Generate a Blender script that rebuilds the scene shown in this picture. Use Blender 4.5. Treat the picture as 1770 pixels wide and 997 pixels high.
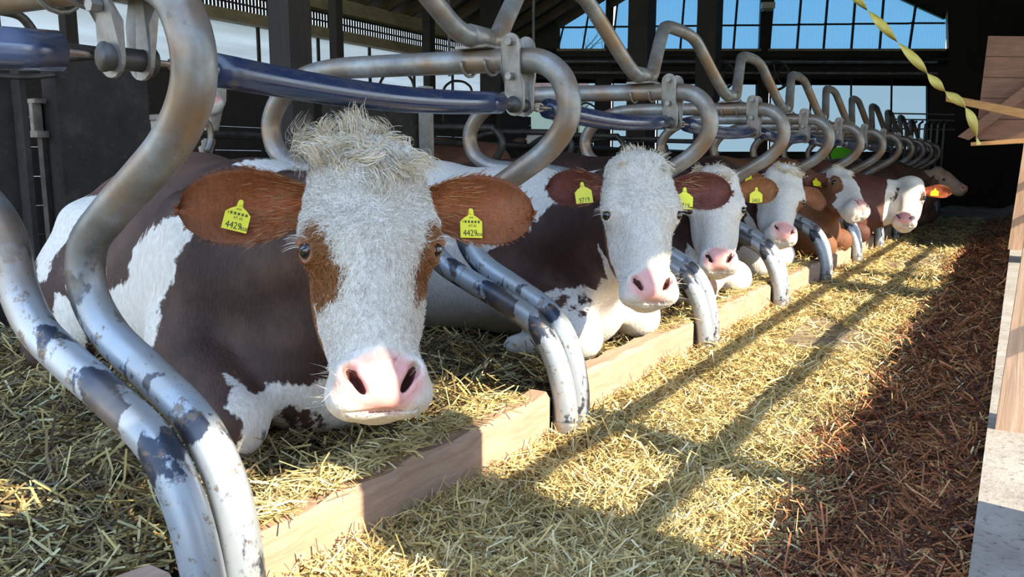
import bpy, math, random
import numpy as np
from math import sin, cos, atan, tan, pi, radians, sqrt
from mathutils import Vector, Matrix

random.seed(7); RNG = np.random.default_rng(7)
for o in list(bpy.data.objects): bpy.data.objects.remove(o)
SC = bpy.context.scene
COL = SC.collection

# ------------------------------------------------------------------ camera
FPX, CX, CY, HC = 1400.0, 885.0, 498.5, 0.82
PITCH = atan((CY - 283) / FPX)
YAW = atan(880 * cos(PITCH) / FPX)
FW = np.array([-sin(YAW)*cos(PITCH), cos(YAW)*cos(PITCH), -sin(PITCH)])
RT = np.array([cos(YAW), sin(YAW), 0.0])
UP = np.cross(RT, FW)
CAM = np.array([0, 0, HC])
FH = np.array([-sin(YAW), cos(YAW), 0.0])
def ray(u, v): return FW + RT*(u-CX)/FPX - UP*(v-CY)/FPX
def atd(u, v, d): return CAM + ray(u, v)*d
def onx(u, v, x): r = ray(u, v); return CAM + r*(x/r[0])
def ony(u, v, y): r = ray(u, v); return CAM + r*(y/r[1])
def onz(u, v, z): r = ray(u, v); return CAM + r*((z-HC)/r[2])
def ongable(u, v, D): r = ray(u, v); return CAM + r*(D/(r@FH))
cd = bpy.data.cameras.new('camera'); co = bpy.data.objects.new('camera', cd); COL.objects.link(co)
cd.sensor_width = 36.0; cd.lens = 36.0*FPX/1770.0; cd.clip_start = 0.02; cd.clip_end = 500
co.location = CAM; co.rotation_euler = (pi/2-PITCH, 0, YAW)
SC.camera = co

# ------------------------------------------------------------------ world, sun, exposure
W = bpy.data.worlds.new('world'); SC.world = W; W.use_nodes = True
nt = W.node_tree; nt.nodes.clear()
wo = nt.nodes.new('ShaderNodeOutputWorld'); bg = nt.nodes.new('ShaderNodeBackground')
tc = nt.nodes.new('ShaderNodeTexCoord'); sp = nt.nodes.new('ShaderNodeSeparateXYZ'); cr = nt.nodes.new('ShaderNodeValToRGB')
nt.links.new(tc.outputs['Generated'], sp.inputs[0]); nt.links.new(sp.outputs['Z'], cr.inputs[0])
cr.color_ramp.elements[0].position = 0.0; cr.color_ramp.elements[0].color = (0.95, 0.97, 1.0, 1)
cr.color_ramp.elements[1].position = 0.45; cr.color_ramp.elements[1].color = (0.42, 0.62, 0.98, 1)
e = cr.color_ramp.elements.new(0.11); e.color = (0.84, 0.92, 1.0, 1)
e = cr.color_ramp.elements.new(0.22); e.color = (0.62, 0.80, 1.0, 1)
nt.links.new(cr.outputs[0], bg.inputs[0]); bg.inputs[1].default_value = 1.7
nt.links.new(bg.outputs[0], wo.inputs[0])
SUN_EL = radians(32); SUN_AZ = radians(80)   # light travels mostly toward -x, a little toward +y
SD = Vector((-sin(SUN_AZ)*cos(SUN_EL), cos(SUN_AZ)*cos(SUN_EL), -sin(SUN_EL)))
sl = bpy.data.lights.new('sun', 'SUN'); so = bpy.data.objects.new('sun', sl); COL.objects.link(so)
sl.energy = 6.4; sl.angle = radians(0.6); sl.color = (1.0, 0.88, 0.68)
so.rotation_euler = SD.to_track_quat('-Z', 'Y').to_euler(); so.location = (6, -2, 6)
SC.view_settings.view_transform = 'Standard'; SC.view_settings.look = 'None'
SC.view_settings.gamma = 1.0; SC.view_settings.use_curve_mapping = False
SC.view_settings.exposure = 0.92

# ------------------------------------------------------------------ helpers
def tag(o, label=None, cat=None, group=None, kind=None):
    if label: o['label'] = label
    if cat: o['category'] = cat
    if group: o['group'] = group
    if kind: o['kind'] = kind
    return o
def wloc(o):
    p = np.zeros(3)
    while o is not None:
        p = p + np.array(o.location); o = o.parent
    return p
def mesh_obj(name, V, F, mat, parent=None, origin=None, smooth=False, attrs=None):
    V = np.asarray(V, float).reshape(-1, 3)
    if origin is None:
        if parent is not None: origin = wloc(parent)
        else: origin = np.array([V[:, 0].mean(), V[:, 1].mean(), V[:, 2].min()])
    origin = np.asarray(origin, float)
    me = bpy.data.meshes.new(name)
    me.from_pydata((V-origin).tolist(), [], F.tolist() if hasattr(F, 'tolist') else F)
    if smooth: me.polygons.foreach_set('use_smooth', [True]*len(me.polygons))
    if attrs:
        for k, a in attrs.items():
            a = np.asarray(a, np.float32)
            if a.ndim == 1:
                at = me.attributes.new(k, 'FLOAT', 'POINT'); at.data.foreach_set('value', a)
            else:
                at = me.attributes.new(k, 'FLOAT_COLOR', 'POINT')
                c4 = np.ones((len(a), 4), np.float32); c4[:, :3] = a; at.data.foreach_set('color', c4.ravel())
    if isinstance(mat, (list, tuple)):
        for m in mat: me.materials.append(m)
    else: me.materials.append(mat)
    me.update()
    o = bpy.data.objects.new(name, me); COL.objects.link(o)
    if parent is not None:
        o.parent = parent; o.location = origin - wloc(parent)
    else: o.location = origin
    return o
def empty(name, loc):
    o = bpy.data.objects.new(name, None); COL.objects.link(o); o.location = loc; o.empty_display_size = .05; return o
def copy_tree(o, parent=None, loc=None):
    c = o.copy(); COL.objects.link(c); c.parent = parent
    if loc is not None: c.location = loc
    for ch in o.children: copy_tree(ch, c)
    return c
class MB:
    def __init__(s): s.V = []; s.F = []
    def add(s, V, F):
        n = len(s.V); s.V += [tuple(v) for v in V]; s.F += [tuple(i+n for i in f) for f in F]; return s
    def box(s, a, b):
        x0, y0, z0 = np.minimum(a, b); x1, y1, z1 = np.maximum(a, b)
        return s.add([(x0,y0,z0),(x1,y0,z0),(x1,y1,z0),(x0,y1,z0),(x0,y0,z1),(x1,y0,z1),(x1,y1,z1),(x0,y1,z1)],
                     [(3,2,1,0),(4,5,6,7),(0,1,5,4),(1,2,6,5),(2,3,7,6),(3,0,4,7)])
    def obox(s, c, ax, ay, az):
        c = np.asarray(c, float); ax, ay, az = [np.asarray(q, float) for q in (ax, ay, az)]
        P = [c+i*ax+j*ay+k*az for k in (-1, 1) for (i, j) in ((-1,-1),(1,-1),(1,1),(-1,1))]
        return s.add(P, [(3,2,1,0),(4,5,6,7),(0,1,5,4),(1,2,6,5),(2,3,7,6),(3,0,4,7)])
    def beam(s, p, q, w, h):
        p = np.asarray(p, float); q = np.asarray(q, float); d = q-p; L = np.linalg.norm(d); d /= L
        r = np.array([0, 0, 1.0]) if abs(d[2]) < .95 else np.array([0, 1.0, 0])
        a = np.cross(d, r); a /= np.linalg.norm(a); b = np.cross(a, d)
        return s.obox((p+q)/2, d*L/2, a*w/2, b*h/2)
    def tube(s, P, r, n=10, cap=True):
        P = [np.asarray(p, float) for p in P]
        rs = r if hasattr(r, '__len__') else [r]*len(P)
        T = []
        for i in range(len(P)):
            t = P[min(i+1, len(P)-1)]-P[max(i-1, 0)]; T.append(t/(np.linalg.norm(t)+1e-12))
        a = np.cross(T[0], [0, 0, 1.0]);
        if np.linalg.norm(a) < .1: a = np.cross(T[0], [0, 1.0, 0])
        a /= np.linalg.norm(a); V = []
        for i, p in enumerate(P):
            a = a-T[i]*(a@T[i]); a /= np.linalg.norm(a); b = np.cross(T[i], a)
            for k in range(n):
                t = 2*pi*k/n; V.append(p+rs[i]*(cos(t)*a+sin(t)*b))
        F = []
        for i in range(len(P)-1):
            for k in range(n):
                k2 = (k+1) % n; F.append((i*n+k, i*n+k2, (i+1)*n+k2, (i+1)*n+k))
        if cap:
            F.append(tuple(range(n-1, -1, -1))); F.append(tuple(range((len(P)-1)*n, len(P)*n)))
        return s.add(V, F)
    def build(s, name, mat, parent=None, origin=None, smooth=False): return mesh_obj(name, s.V, s.F, mat, parent, origin, smooth)
def crom(P, n=5):
    P = [np.asarray(p, float) for p in P]; Q = [2*P[0]-P[1]]+P+[2*P[-1]-P[-2]]; R = []
    for i in range(1, len(Q)-2):
        p0, p1, p2, p3 = Q[i-1:i+3]
        for k in range(n):
            t = k/n
            R.append(.5*((2*p1)+(p2-p0)*t+(2*p0-5*p1+4*p2-p3)*t*t+(3*p1-p0-3*p2+p3)*t**3))
    R.append(P[-1]); return R
def hash2(i, j, s): 
    x = np.sin(i*127.1+j*311.7+s*74.7)*43758.5453; return x-np.floor(x)
def vnoise(x, y, s=0):
    i = np.floor(x); j = np.floor(y); fx = x-i; fy = y-j; fx = fx*fx*(3-2*fx); fy = fy*fy*(3-2*fy)
    return (hash2(i,j,s)*(1-fx)+hash2(i+1,j,s)*fx)*(1-fy)+(hash2(i,j+1,s)*(1-fx)+hash2(i+1,j+1,s)*fx)*fy

# ------------------------------------------------------------------ materials
class N:
    def __init__(s, name):
        s.m = bpy.data.materials.new(name); s.m.use_nodes = True; s.t = s.m.node_tree
        s.b = s.t.nodes['Principled BSDF']; s.out = s.t.nodes['Material Output']
        s.co = s.t.nodes.new('ShaderNodeTexCoord')
    def n(s, typ, **kw):
        q = s.t.nodes.new(typ)
        for k, v in kw.items(): setattr(q, k, v)
        return q
    def l(s, a, b): s.t.links.new(a, b)
    def noise(s, scale, detail=4, rough=.6, stretch=None, coord='Object', dist=0):
        q = s.n('ShaderNodeTexNoise'); q.inputs['Scale'].default_value = scale; q.inputs['Detail'].default_value = detail
        q.inputs['Roughness'].default_value = rough; q.inputs['Distortion'].default_value = dist
        src = s.co.outputs[coord]
        if stretch:
            mp = s.n('ShaderNodeMapping'); mp.inputs['Scale'].default_value = stretch; s.l(src, mp.inputs[0]); src = mp.outputs[0]
        s.l(src, q.inputs['Vector']); return q.outputs[0]
    def ramp(s, src, stops):
        q = s.n('ShaderNodeValToRGB'); el = q.color_ramp.elements
        for i, (p, c) in enumerate(stops):
            e = el[i] if i < 2 else el.new(p)
            e.position = p; e.color = tuple(c)+(1,) if len(c) == 3 else c
        s.l(src, q.inputs[0]); return q.outputs[0]
    def mix(s, fac, a, b, mode='MIX'):
        q = s.n('ShaderNodeMix', data_type='RGBA', blend_type=mode)
        for sock, v in ((q.inputs[0], fac), (q.inputs[6], a), (q.inputs[7], b)):
            if hasattr(v, 'links'): s.l(v, sock)
            elif hasattr(v, '__len__'): sock.default_value = tuple(v)+(1,) if len(v) == 3 else v
            else: sock.default_value = v
        return q.outputs[2]
    def math(s, op, a, b=0, c=None):
        q = s.n('ShaderNodeMath', operation=op)
        for i, v in enumerate((a, b, c)):
            if v is None: continue
            if hasattr(v, 'links'): s.l(v, q.inputs[i])
            else: q.inputs[i].default_value = v
        return q.outputs[0]
    def mrange(s, v, a, b, c=0, d=1):
        q = s.n('ShaderNodeMapRange'); s.l(v, q.inputs[0])
        for i, k in enumerate((a, b, c, d)): q.inputs[i+1].default_value = k
        return q.outputs[0]
    def bump(s, h, strength=.3, dist=.01):
        q = s.n('ShaderNodeBump'); q.inputs['Strength'].default_value = strength; q.inputs['Distance'].default_value = dist
        s.l(h, q.inputs['Height']); s.l(q.outputs[0], s.b.inputs['Normal'])
    def attr(s, name, out='Fac'):
        q = s.n('ShaderNodeAttribute', attribute_name=name); return q.outputs[out]
    def set(s, col=None, rough=None, metal=None, **kw):
        if col is not None:
            if hasattr(col, 'links'): s.l(col, s.b.inputs['Base Color'])
            else: s.b.inputs['Base Color'].default_value = tuple(col)+(1,)
        if rough is not None:
            if hasattr(rough, 'links'): s.l(rough, s.b.inputs['Roughness'])
            else: s.b.inputs['Roughness'].default_value = rough
        if metal is not None: s.b.inputs['Metallic'].default_value = metal
        for k, v in kw.items(): s.b.inputs[k].default_value = v
        return s
M = {}
def wood(name, a, b, stretch, scale=6, rough=.75, dirt=None):
    q = N(name); n1 = q.noise(scale, 6, .65, stretch, dist=.6); c = q.ramp(n1, [(.3, a), (.7, b)])
    n2 = q.noise(3, 3)
    c = q.mix(q.mrange(n2, .45, .75, 0, .55), c, dirt or tuple(x*.45 for x in a))
    q.set(c, rough); q.bump(n1, .35, .006); M[name] = q.m
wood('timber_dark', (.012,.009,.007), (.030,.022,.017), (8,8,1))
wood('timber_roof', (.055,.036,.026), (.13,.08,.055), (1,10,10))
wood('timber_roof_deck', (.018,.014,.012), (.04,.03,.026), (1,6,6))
wood('timber_beam', (.20,.15,.095), (.36,.28,.18), (10,1,10))
wood('kerb_wood', (.34,.22,.15), (.54,.37,.26), (9,.8,9), 7, .8, (.34,.235,.16))
wood('board_orange', (.42,.21,.075), (.62,.34,.13), (1,10,10))
wood('panel_brown', (.17,.085,.055), (.27,.145,.095), (1,10,14))
wood('post_wood', (.40,.24,.14), (.58,.38,.25), (12,12,1), 5)
def metal_mat(name, lowpaint):
    q = N(name)
    n1 = q.noise(9, 6, .65); n2 = q.noise(26, 5, .7); n3 = q.noise(4, 4, .6)
    c = q.ramp(n1, [(.3, (.13,.12,.11)), (.55, (.25,.245,.23)), (.75, (.36,.375,.385))])
    c = q.mix(q.mrange(n3, .48, .62, 0, .8), c, (.26,.15,.07))
    c = q.mix(q.mrange(n2, .62, .70, 0, .6), c, (.10,.075,.055))
    if lowpaint:
        sep = q.n('ShaderNodeSeparateXYZ'); q.l(q.co.outputs['Object'], sep.inputs[0])
        z = sep.outputs['Z']
        low = q.mrange(q.math('ADD', z, q.math('MULTIPLY', n1, .25)), .66, .82, 1, 0)
        ch = q.noise(9, 6, .62, (1,1,.6)); chips = q.mrange(ch, .53, .56)
        paint = q.mix(chips, q.mix(n1, (.30,.38,.49), (.47,.46,.41)), (.04,.05,.075))
        chip2 = q.mrange(q.noise(24, 5, .75), .56, .62); paint = q.mix(q.math('MULTIPLY', chip2, .85), paint, (.17,.125,.085)); paint = q.mix(q.mrange(n3, .5, .7, 0, .5), paint, (.30,.24,.17))
        c = q.mix(low, c, paint)
    q.set(c, q.mrange(n2, .3, .7, .28, .5), .35); q.bump(n2, .12, .003); M[name] = q.m
metal_mat('galvanised', True); metal_mat('galvanised_rail', False)
q = N('plate'); n = q.noise(18, 5); q.set(q.ramp(n, [(.3,(.15,.13,.11)),(.7,(.32,.30,.27))]), .45, .5); q.bump(n,.1,.002); M['plate'] = q.m
q = N('neck_tube'); n = q.noise(14, 6, .7, (1,.4,1)); q.set(q.mix(q.mrange(n,.52,.7,0,.7), (.02,.035,.085), (.10,.085,.07)), q.mrange(n,.4,.75,.10,.5), .0, **{'Specular IOR Level': .9}); M['neck_tube'] = q.m
q = N('chain'); n = q.noise(40, 4); q.set(q.ramp(n, [(.3,(.20,.13,.10)),(.7,(.46,.38,.34))]), .45, .6); M['chain'] = q.m
q = N('dark_steel'); n = q.noise(12,4); q.set(q.ramp(n, [(.3,(.03,.028,.025)),(.7,(.09,.085,.075))]), .5, .4); M['dark_steel'] = q.m
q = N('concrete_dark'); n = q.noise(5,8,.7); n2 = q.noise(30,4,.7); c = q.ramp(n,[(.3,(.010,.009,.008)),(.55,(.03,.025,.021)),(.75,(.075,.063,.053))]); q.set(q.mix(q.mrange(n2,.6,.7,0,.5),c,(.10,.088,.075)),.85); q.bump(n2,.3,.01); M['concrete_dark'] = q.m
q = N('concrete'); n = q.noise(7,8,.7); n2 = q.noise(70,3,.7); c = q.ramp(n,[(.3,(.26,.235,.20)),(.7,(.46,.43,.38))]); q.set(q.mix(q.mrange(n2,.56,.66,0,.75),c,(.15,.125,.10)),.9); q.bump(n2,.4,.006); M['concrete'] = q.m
q = N('aisle_floor'); n = q.noise(5,8,.7); n2 = q.noise(60,4,.7,(1,.5,1)); c = q.ramp(n,[(.35,(.20,.145,.085)),(.7,(.42,.33,.22))]); q.set(q.mix(q.mrange(n2,.5,.65,0,.7),c,(.10,.07,.04)),.95); q.bump(n2,.6,.012); M['aisle_floor'] = q.m
q = N('bed_soil'); n = q.noise(9,8,.7); n2 = q.noise(70,4,.7); c = q.ramp(n,[(.3,(.03,.024,.016)),(.7,(.12,.09,.05))]); q.set(q.mix(q.mrange(n2,.5,.68,0,.8),c,(.22,.17,.08)),.95); q.bump(n2,.8,.015); M['bed_soil'] = q.m
q = N('straw'); c = q.attr('scol','Color'); q.set(c,.6); q.b.inputs['Specular IOR Level'].default_value=.3; M['straw'] = q.m
q = N('grass'); n = q.noise(2,6); q.set(q.ramp(n,[(.3,(.10,.20,.03)),(.7,(.30,.45,.08))]),.9); M['grass'] = q.m
q = N('curtain'); n = q.noise(1.5,5,.6,(.3,.3,5)); c = q.ramp(n,[(.3,(.70,.69,.69)),(.7,(.90,.90,.92))])
tr = q.n('ShaderNodeBsdfTranslucent'); q.l(c, tr.inputs[0]); di = q.n('ShaderNodeBsdfDiffuse'); q.l(c, di.inputs[0]); mx = q.n('ShaderNodeMixShader'); mx.inputs[0].default_value=.25; q.l(tr.outputs[0],mx.inputs[1]); q.l(di.outputs[0],mx.inputs[2]); q.l(mx.outputs[0],q.out.inputs[0]); M['curtain'] = q.m
q = N('window_sheet'); wv = q.n('ShaderNodeTexWave'); wv.inputs['Scale'].default_value=9; q.l(q.co.outputs['Object'],wv.inputs[0])
tp = q.n('ShaderNodeBsdfTransparent'); tp.inputs[0].default_value=(.27,.42,.52,1); tl = q.n('ShaderNodeBsdfTranslucent'); tl.inputs[0].default_value=(.35,.50,.58,1)
mx = q.n('ShaderNodeMixShader'); q.l(q.mrange(wv.outputs[1],0,1,.05,.25),mx.inputs[0]); q.l(tp.outputs[0],mx.inputs[1]); q.l(tl.outputs[0],mx.inputs[2]); q.l(mx.outputs[0],q.out.inputs[0]); M['window_sheet'] = q.m
q = N('dimming_sheet'); tp = q.n('ShaderNodeBsdfTransparent'); tp.inputs[0].default_value=(.33,.40,.44,1); q.l(tp.outputs[0], q.out.inputs[0]); M['dimming_sheet'] = q.m  # tinted panes added in the lower opening to dim the bright sky
q = N('tape'); n=q.noise(20,3); q.set(q.mix(n,(.62,.50,.06),(.82,.74,.28)),.45); M['tape'] = q.m
q = N('lime_sheet'); q.set((.45,.85,.12),.6); tl=q.n('ShaderNodeBsdfTranslucent'); tl.inputs[0].default_value=(.5,.95,.15,1); mx=q.n('ShaderNodeMixShader'); mx.inputs[0].default_value=.8; q.l(q.b.outputs[0],mx.inputs[1]); q.l(tl.outputs[0],mx.inputs[2]); q.l(mx.outputs[0],q.out.inputs[0]); M['lime_sheet']=q.m
q = N('tag_yellow'); q.set((.86,.80,.03),.4); M['tag_yellow'] = q.m
q = N('tag_ink'); q.set((.015,.015,.015),.6); M['tag_ink'] = q.m
q = N('eye_dark'); q.set((.012,.008,.006),.04); q.b.inputs['Coat Weight'].default_value=1; M['eye_dark'] = q.m
q = N('hair'); q.set(q.attr('scol','Color'),.55); M['hair'] = q.m
q = N('lash'); q.set((.82,.78,.74),.5); M['lash'] = q.m
q = N('louvre'); q.set((.02,.02,.022),.8); M['louvre']=q.m
q = N('lamp_white'); q.set((.6,.6,.58),.4); M['lamp_white']=q.m
q = N('bark'); n=q.noise(9,4); q.set(q.ramp(n,[(.3,(.16,.13,.10)),(.7,(.34,.30,.25))]),.9); M['bark']=q.m
q = N('roof_tile'); n=q.noise(9,4); q.set(q.ramp(n,[(.3,(.45,.20,.18)),(.7,(.6,.32,.28))]),.9); M['roof_tile']=q.m
q = N('house_wall'); q.set((.7,.66,.6),.9); M['house_wall']=q.m
# coat: 'f' signed field (>0 coloured), 'bc' coloured-hair tone, 'pk' bare pink skin, 'wt' tint of the white hair
q = N('coat')
f = q.attr('f'); nz = q.noise(16, 5, .65); nf = q.noise(60, 3, .6, (1,1,.35))
ff = q.math('ADD', f, q.math('ADD', q.math('MULTIPLY', q.math('SUBTRACT', nz, .5), .075), q.math('MULTIPLY', q.math('SUBTRACT', nf, .5), .03)))
t = q.mrange(ff, -.004, .004)
fur = q.noise(120, 4, .7, (1,1,.3)); tone = q.noise(7, 5, .6)
white = q.mix(q.mrange(fur,.35,.7), (.83,.79,.72), (.62,.56,.48)); white = q.mix(q.mrange(tone,.55,.8,0,.5), white, (.55,.47,.36))
bc = q.attr('bc','Color'); br = q.mix(q.mrange(fur,.3,.7,0,.5), bc, (.012,.008,.006)); br = q.mix(q.mrange(tone,.45,.72,0,.55), br, q.mix(.45, bc, (.26,.15,.10)))
c = q.mix(t, white, br)
pk = q.attr('pk'); pn = q.math('ADD', pk, q.math('MULTIPLY', q.math('SUBTRACT', nz, .5), .35)); pt = q.mrange(pn, .35, .65)
sk = q.mix(q.mrange(q.noise(35,4),.4,.7), (.80,.42,.38), (.70,.33,.29)); sk = q.mix(q.mrange(q.noise(45,2),.70,.74,0,.5), sk, (.30,.12,.08))
c = q.mix(pt, c, sk)
q.set(c, q.mrange(pt,0,1,.62,.38)); q.b.inputs['Specular IOR Level'].default_value=.35
hb = q.math('MULTIPLY', q.math('ADD', fur, q.math('MULTIPLY', tone, 1.5)), q.math('SUBTRACT', 1, q.math('MULTIPLY', pt, .8)))
q.bump(hb, .6, .007); M['coat'] = q.m

# ------------------------------------------------------------------ setting
def struct(o): o['kind'] = 'structure'; return o
struct(MB().box((-14,-6,-.06),(6,24,0)).build('floor', M['aisle_floor']))
g = MB().add([(-90,-60,-.12),(90,-60,-.12),(90,160,-.12),(-90,160,-.12)],[(0,1,2,3)]).build('ground', M['grass']); struct(g)
def hbed(x, y): return .105+.05*(vnoise(x*3.1,y*3.1,1)-.5)+.035*(vnoise(x*9,y*9,2)-.5)+.03*np.clip((-1.25-x)*2,0,1)
def haisle(x, y): return .012+.035*vnoise(x*3.3,y*3.3,3)+.03*(vnoise(x*8,y*8,4)-.3)+.015*np.clip(1-abs(x+1.02)/.28,0,1)+.09*np.clip((x+.22)/.20,0,1)
def hfield(name, x0, x1, y0, y1, dx, dy, fn, mat, z0):
    xs = np.arange(x0, x1+1e-6, dx); ys = np.arange(y0, y1+1e-6, dy); X, Y = np.meshgrid(xs, ys, indexing='ij'); Z = fn(X, Y)
    nx, ny = X.shape; V = np.stack([X, Y, Z], -1).reshape(-1, 3)
    i, j = np.meshgrid(np.arange(nx-1), np.arange(ny-1), indexing='ij'); a = (i*ny+j).ravel()
    return mesh_obj(name, V, np.stack([a, a+ny, a+ny+1, a+1], 1), mat, None, (x0, y0, z0), True)
struct(hfield('stall_bed', -3.5, -1.12, -1.0, 15.5, .05, .06, hbed, M['bed_soil'], 0))
struct(hfield('aisle_litter', -1.12, -.02, .2, 17, .035, .045, haisle, M['aisle_floor'], 0))
ledge = struct(MB().box((-.015,-3,0),(5.0,24,.30)).build('feed_table', M['concrete']))
# kerb of boards with gaps where the divider feet stand
PITCHY = 1.21; Y0 = .80
kb = empty('kerb', (-1.10, 4, 0)); struct(kb)
for k in range(-1, 12):
    a = Y0+k*PITCHY+.07; b = Y0+(k+1)*PITCHY-.07
    m = MB(); dx = RNG.uniform(-.008,.008); n = 14
    V = []; zt = .182+RNG.uniform(-.006,.006)
    for i in range(n+1):
        y = a+(b-a)*i/n; w = .006*sin(i*1.7+k); t2 = .005*sin(i*2.3+k*2)
        V += [(-1.145+dx,y,.0),(-1.078+dx+w,y,.0),(-1.078+dx+w,y,zt-.014),(-1.09+dx+w,y,zt+t2),(-1.145+dx,y,zt+t2)]
    F = []
    for i in range(n):
        for j in range(5): F.append((i*5+j, i*5+(j+1)%5, (i+1)*5+(j+1)%5, (i+1)*5+j))
    F += [tuple(range(4,-1,-1)), tuple(range(n*5,n*5+5))]
    mesh_obj('kerb_board', V, F, M['kerb_wood'], kb)
# left curtain wall
XW = -8.0; DG = 15.2
def yend(x): return (DG + x*sin(YAW))/cos(YAW)
cw = struct(MB().box((XW-.02,-2,.0),(XW,yend(XW),2.45)).build('wall_left', M['curtain']))
bl = struct(MB().box((XW-.02,-2,2.45),(XW+.14,yend(XW),2.58)).build('trim_1', M['timber_beam']))
bl = struct(MB().box((XW-.02,-2,2.80),(XW+.16,yend(XW),2.98)).build('trim_2', M['timber_beam']))
lv = tag(empty('ventilation_louvre', (XW, 6, 2.58)), 'dark slotted ventilation strip above the white curtain wall', 'louvre')
m = MB(); m.box((XW-.02,-2,2.68),(XW,yend(XW),2.70)); m.box((XW-.02,-2,2.58),(XW,yend(XW),2.60)); m.box((XW-.02,-2,2.78),(XW,yend(XW),2.80)); m.build('louvre_rail', M['louvre'], lv)
proto = None
for i in range(150):
    y = 5.0+i*.052
    if y > yend(XW)-.05: break
    if proto is None:
        proto = MB().box((XW-.015,y,2.58),(XW-.005,y+.034,2.80)).build('slat', M['louvre'], lv, (XW,y,2.58))
    else:
        c = proto.copy(); COL.objects.link(c); c.location = np.array((XW,y,2.58))-wloc(lv)
for i in range(12):
    y = 1.0+i*1.0
    if y < yend(XW)-.1: tag(MB().box((XW,y,0),(XW+.03,y+.035,2.45)).build('curtain_batten', M['timber_dark']), 'thin dark batten on the white curtain wall, %s counted from the left' % ['first','second','third','fourth','fifth','sixth','seventh','eighth','ninth','tenth','eleventh','twelfth'][i], 'batten', 'battens on the curtain wall')
# roof
ZE, XR, ZR, XE, ZRE = 2.98, -2.5, 5.45, 3.0, 3.04
rf = empty('roof', (XR, 8, ZR)); struct(rf); RY0 = 0.0
def roofpl(name, xa, za, xb, zb, mat, th):
    V = [(xa,RY0,za),(xb,RY0,zb),(xb,yend(xb),zb),(xa,yend(xa),za)]; V += [(x,y,z+th) for x,y,z in V]
    mesh_obj(name, V, [(3,2,1,0),(4,5,6,7),(0,1,5,4),(1,2,6,5),(2,3,7,6),(3,0,4,7)], mat, rf)
roofpl('roof_deck', XW-.4, ZE-.18+.14, XR, ZR+.14, M['timber_roof_deck'], .05); roofpl('roof_deck', XR, ZR+.14, XE, ZRE+.0, M['timber_roof_deck'], .05)
for i in range(36):
    y = .3+i*.5
    xa = XW
    if y > yend(XW)-.05: xa = (y*cos(YAW)-DG)/sin(YAW)+.1
    if xa < XR-.3:
        za = ZE+(ZR-ZE)*(xa-XW)/(XR-XW); MB().beam((xa,y,za),(XR,y,ZR),.07,.15).build('rafter', M['timber_roof'], rf)
    if y < yend(XR): MB().beam((XR,y,ZR-.02),(XE-.05,y,ZRE-.07),.08,.12).build('rafter', M['timber_roof'], rf)
MB().box((XE-.02,RY0,ZRE-.03),(XE+.02,yend(XE),ZRE+.05)).build('fascia', M['timber_dark'], rf)
# timber columns
def column(u0, u1, v, D, label, z1=4.6):
    a = ongable(u0, v, D); b = ongable(u1, v, D); w = np.linalg.norm(b-a)
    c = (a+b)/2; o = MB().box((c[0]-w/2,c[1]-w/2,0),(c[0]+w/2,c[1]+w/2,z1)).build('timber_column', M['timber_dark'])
    tag(o, label, 'column', 'timber columns')
column(480,530,150,4.9,'thick dark timber column behind the cow with the curly forelock',3.9)
column(574,591,100,8.2,'slim dark timber column right of the thick one by the white curtain',3.2)
column(108,129,50,6.2,'dark timber post at upper left behind the hanger bracket',3.4)
column(838,880,150,12.9,'dark timber column behind the second stall hanger',4.2)
column(1090,1126,120,11.5,'dark timber column standing before the left gable windows',5.2)
column(1207,1241,120,11.5,'dark timber column just left of the two spoked fan wheels',5.2)
column(735,750,150,11.7,'narrow dark post seen under the grey top rail',3.)
for u, D, lab in ((776,7.5,'thin rod hanging from the rafters left of the curved rail'),(922,8.0,'thin rod hanging from the rafters right of the curved rail')):
    p = ongable(u, 60, D); tag(MB().tube([(p[0],p[1],1.6),(p[0],p[1],4.2)],.014,8).build('hanging_rod', M['dark_steel']), lab, 'rod')

# gable end
def gp(u, v, off=0): return ongable(u, v, DG-off)
gb = struct(empty('wall_back', gp(1300,358)))
def gquad(name, px, mat, th=.06, off=0, parent=gb):
    A = [gp(u, v, off) for u, v in px]; B = [a+FH*th for a in A]; n = len(A)
    F = [tuple(range(n)), tuple(range(2*n-1, n-1, -1))]+[(i, n+i, n+(i+1)%n, (i+1)%n) for i in range(n)]
    return mesh_obj(name, A+B, F, mat, parent)
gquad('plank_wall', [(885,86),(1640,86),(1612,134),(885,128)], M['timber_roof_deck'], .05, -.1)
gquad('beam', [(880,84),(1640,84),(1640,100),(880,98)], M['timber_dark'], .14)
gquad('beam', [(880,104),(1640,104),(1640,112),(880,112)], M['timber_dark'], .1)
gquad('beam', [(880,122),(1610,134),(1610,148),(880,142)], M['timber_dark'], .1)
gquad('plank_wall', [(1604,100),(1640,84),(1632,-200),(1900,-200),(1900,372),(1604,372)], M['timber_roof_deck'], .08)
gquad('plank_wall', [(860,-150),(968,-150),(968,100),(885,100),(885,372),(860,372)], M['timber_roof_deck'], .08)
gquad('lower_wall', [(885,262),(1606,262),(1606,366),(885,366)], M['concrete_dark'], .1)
gquad('plank_wall', [(968,40),(1050,-8),(1050,-250),(968,-250)], M['timber_roof_deck'], .08)
gquad('plank_wall', [(1557,-2),(1634,33),(1700,-300),(1557,-300)], M['timber_roof_deck'], .08)
for a, b in ((1045,1058),(1097,1121),(1218,1239),(1313,1331)): gquad('mullion', [(a+8,-120),(b+8,-120),(b,90),(a,90)], M['timber_dark'], .12, .03)
for a, b in ((1030,1058),(1120,1135),(1310,1330)): gquad('lower_post', [(a,110),(b,110),(b-3,265),(a-3,265)], M['timber_dark'], .12, .03)
gquad('lintel', [(968,-60),(1560,-90),(1560,-62),(968,-30)], M['timber_dark'], .1)
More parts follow.
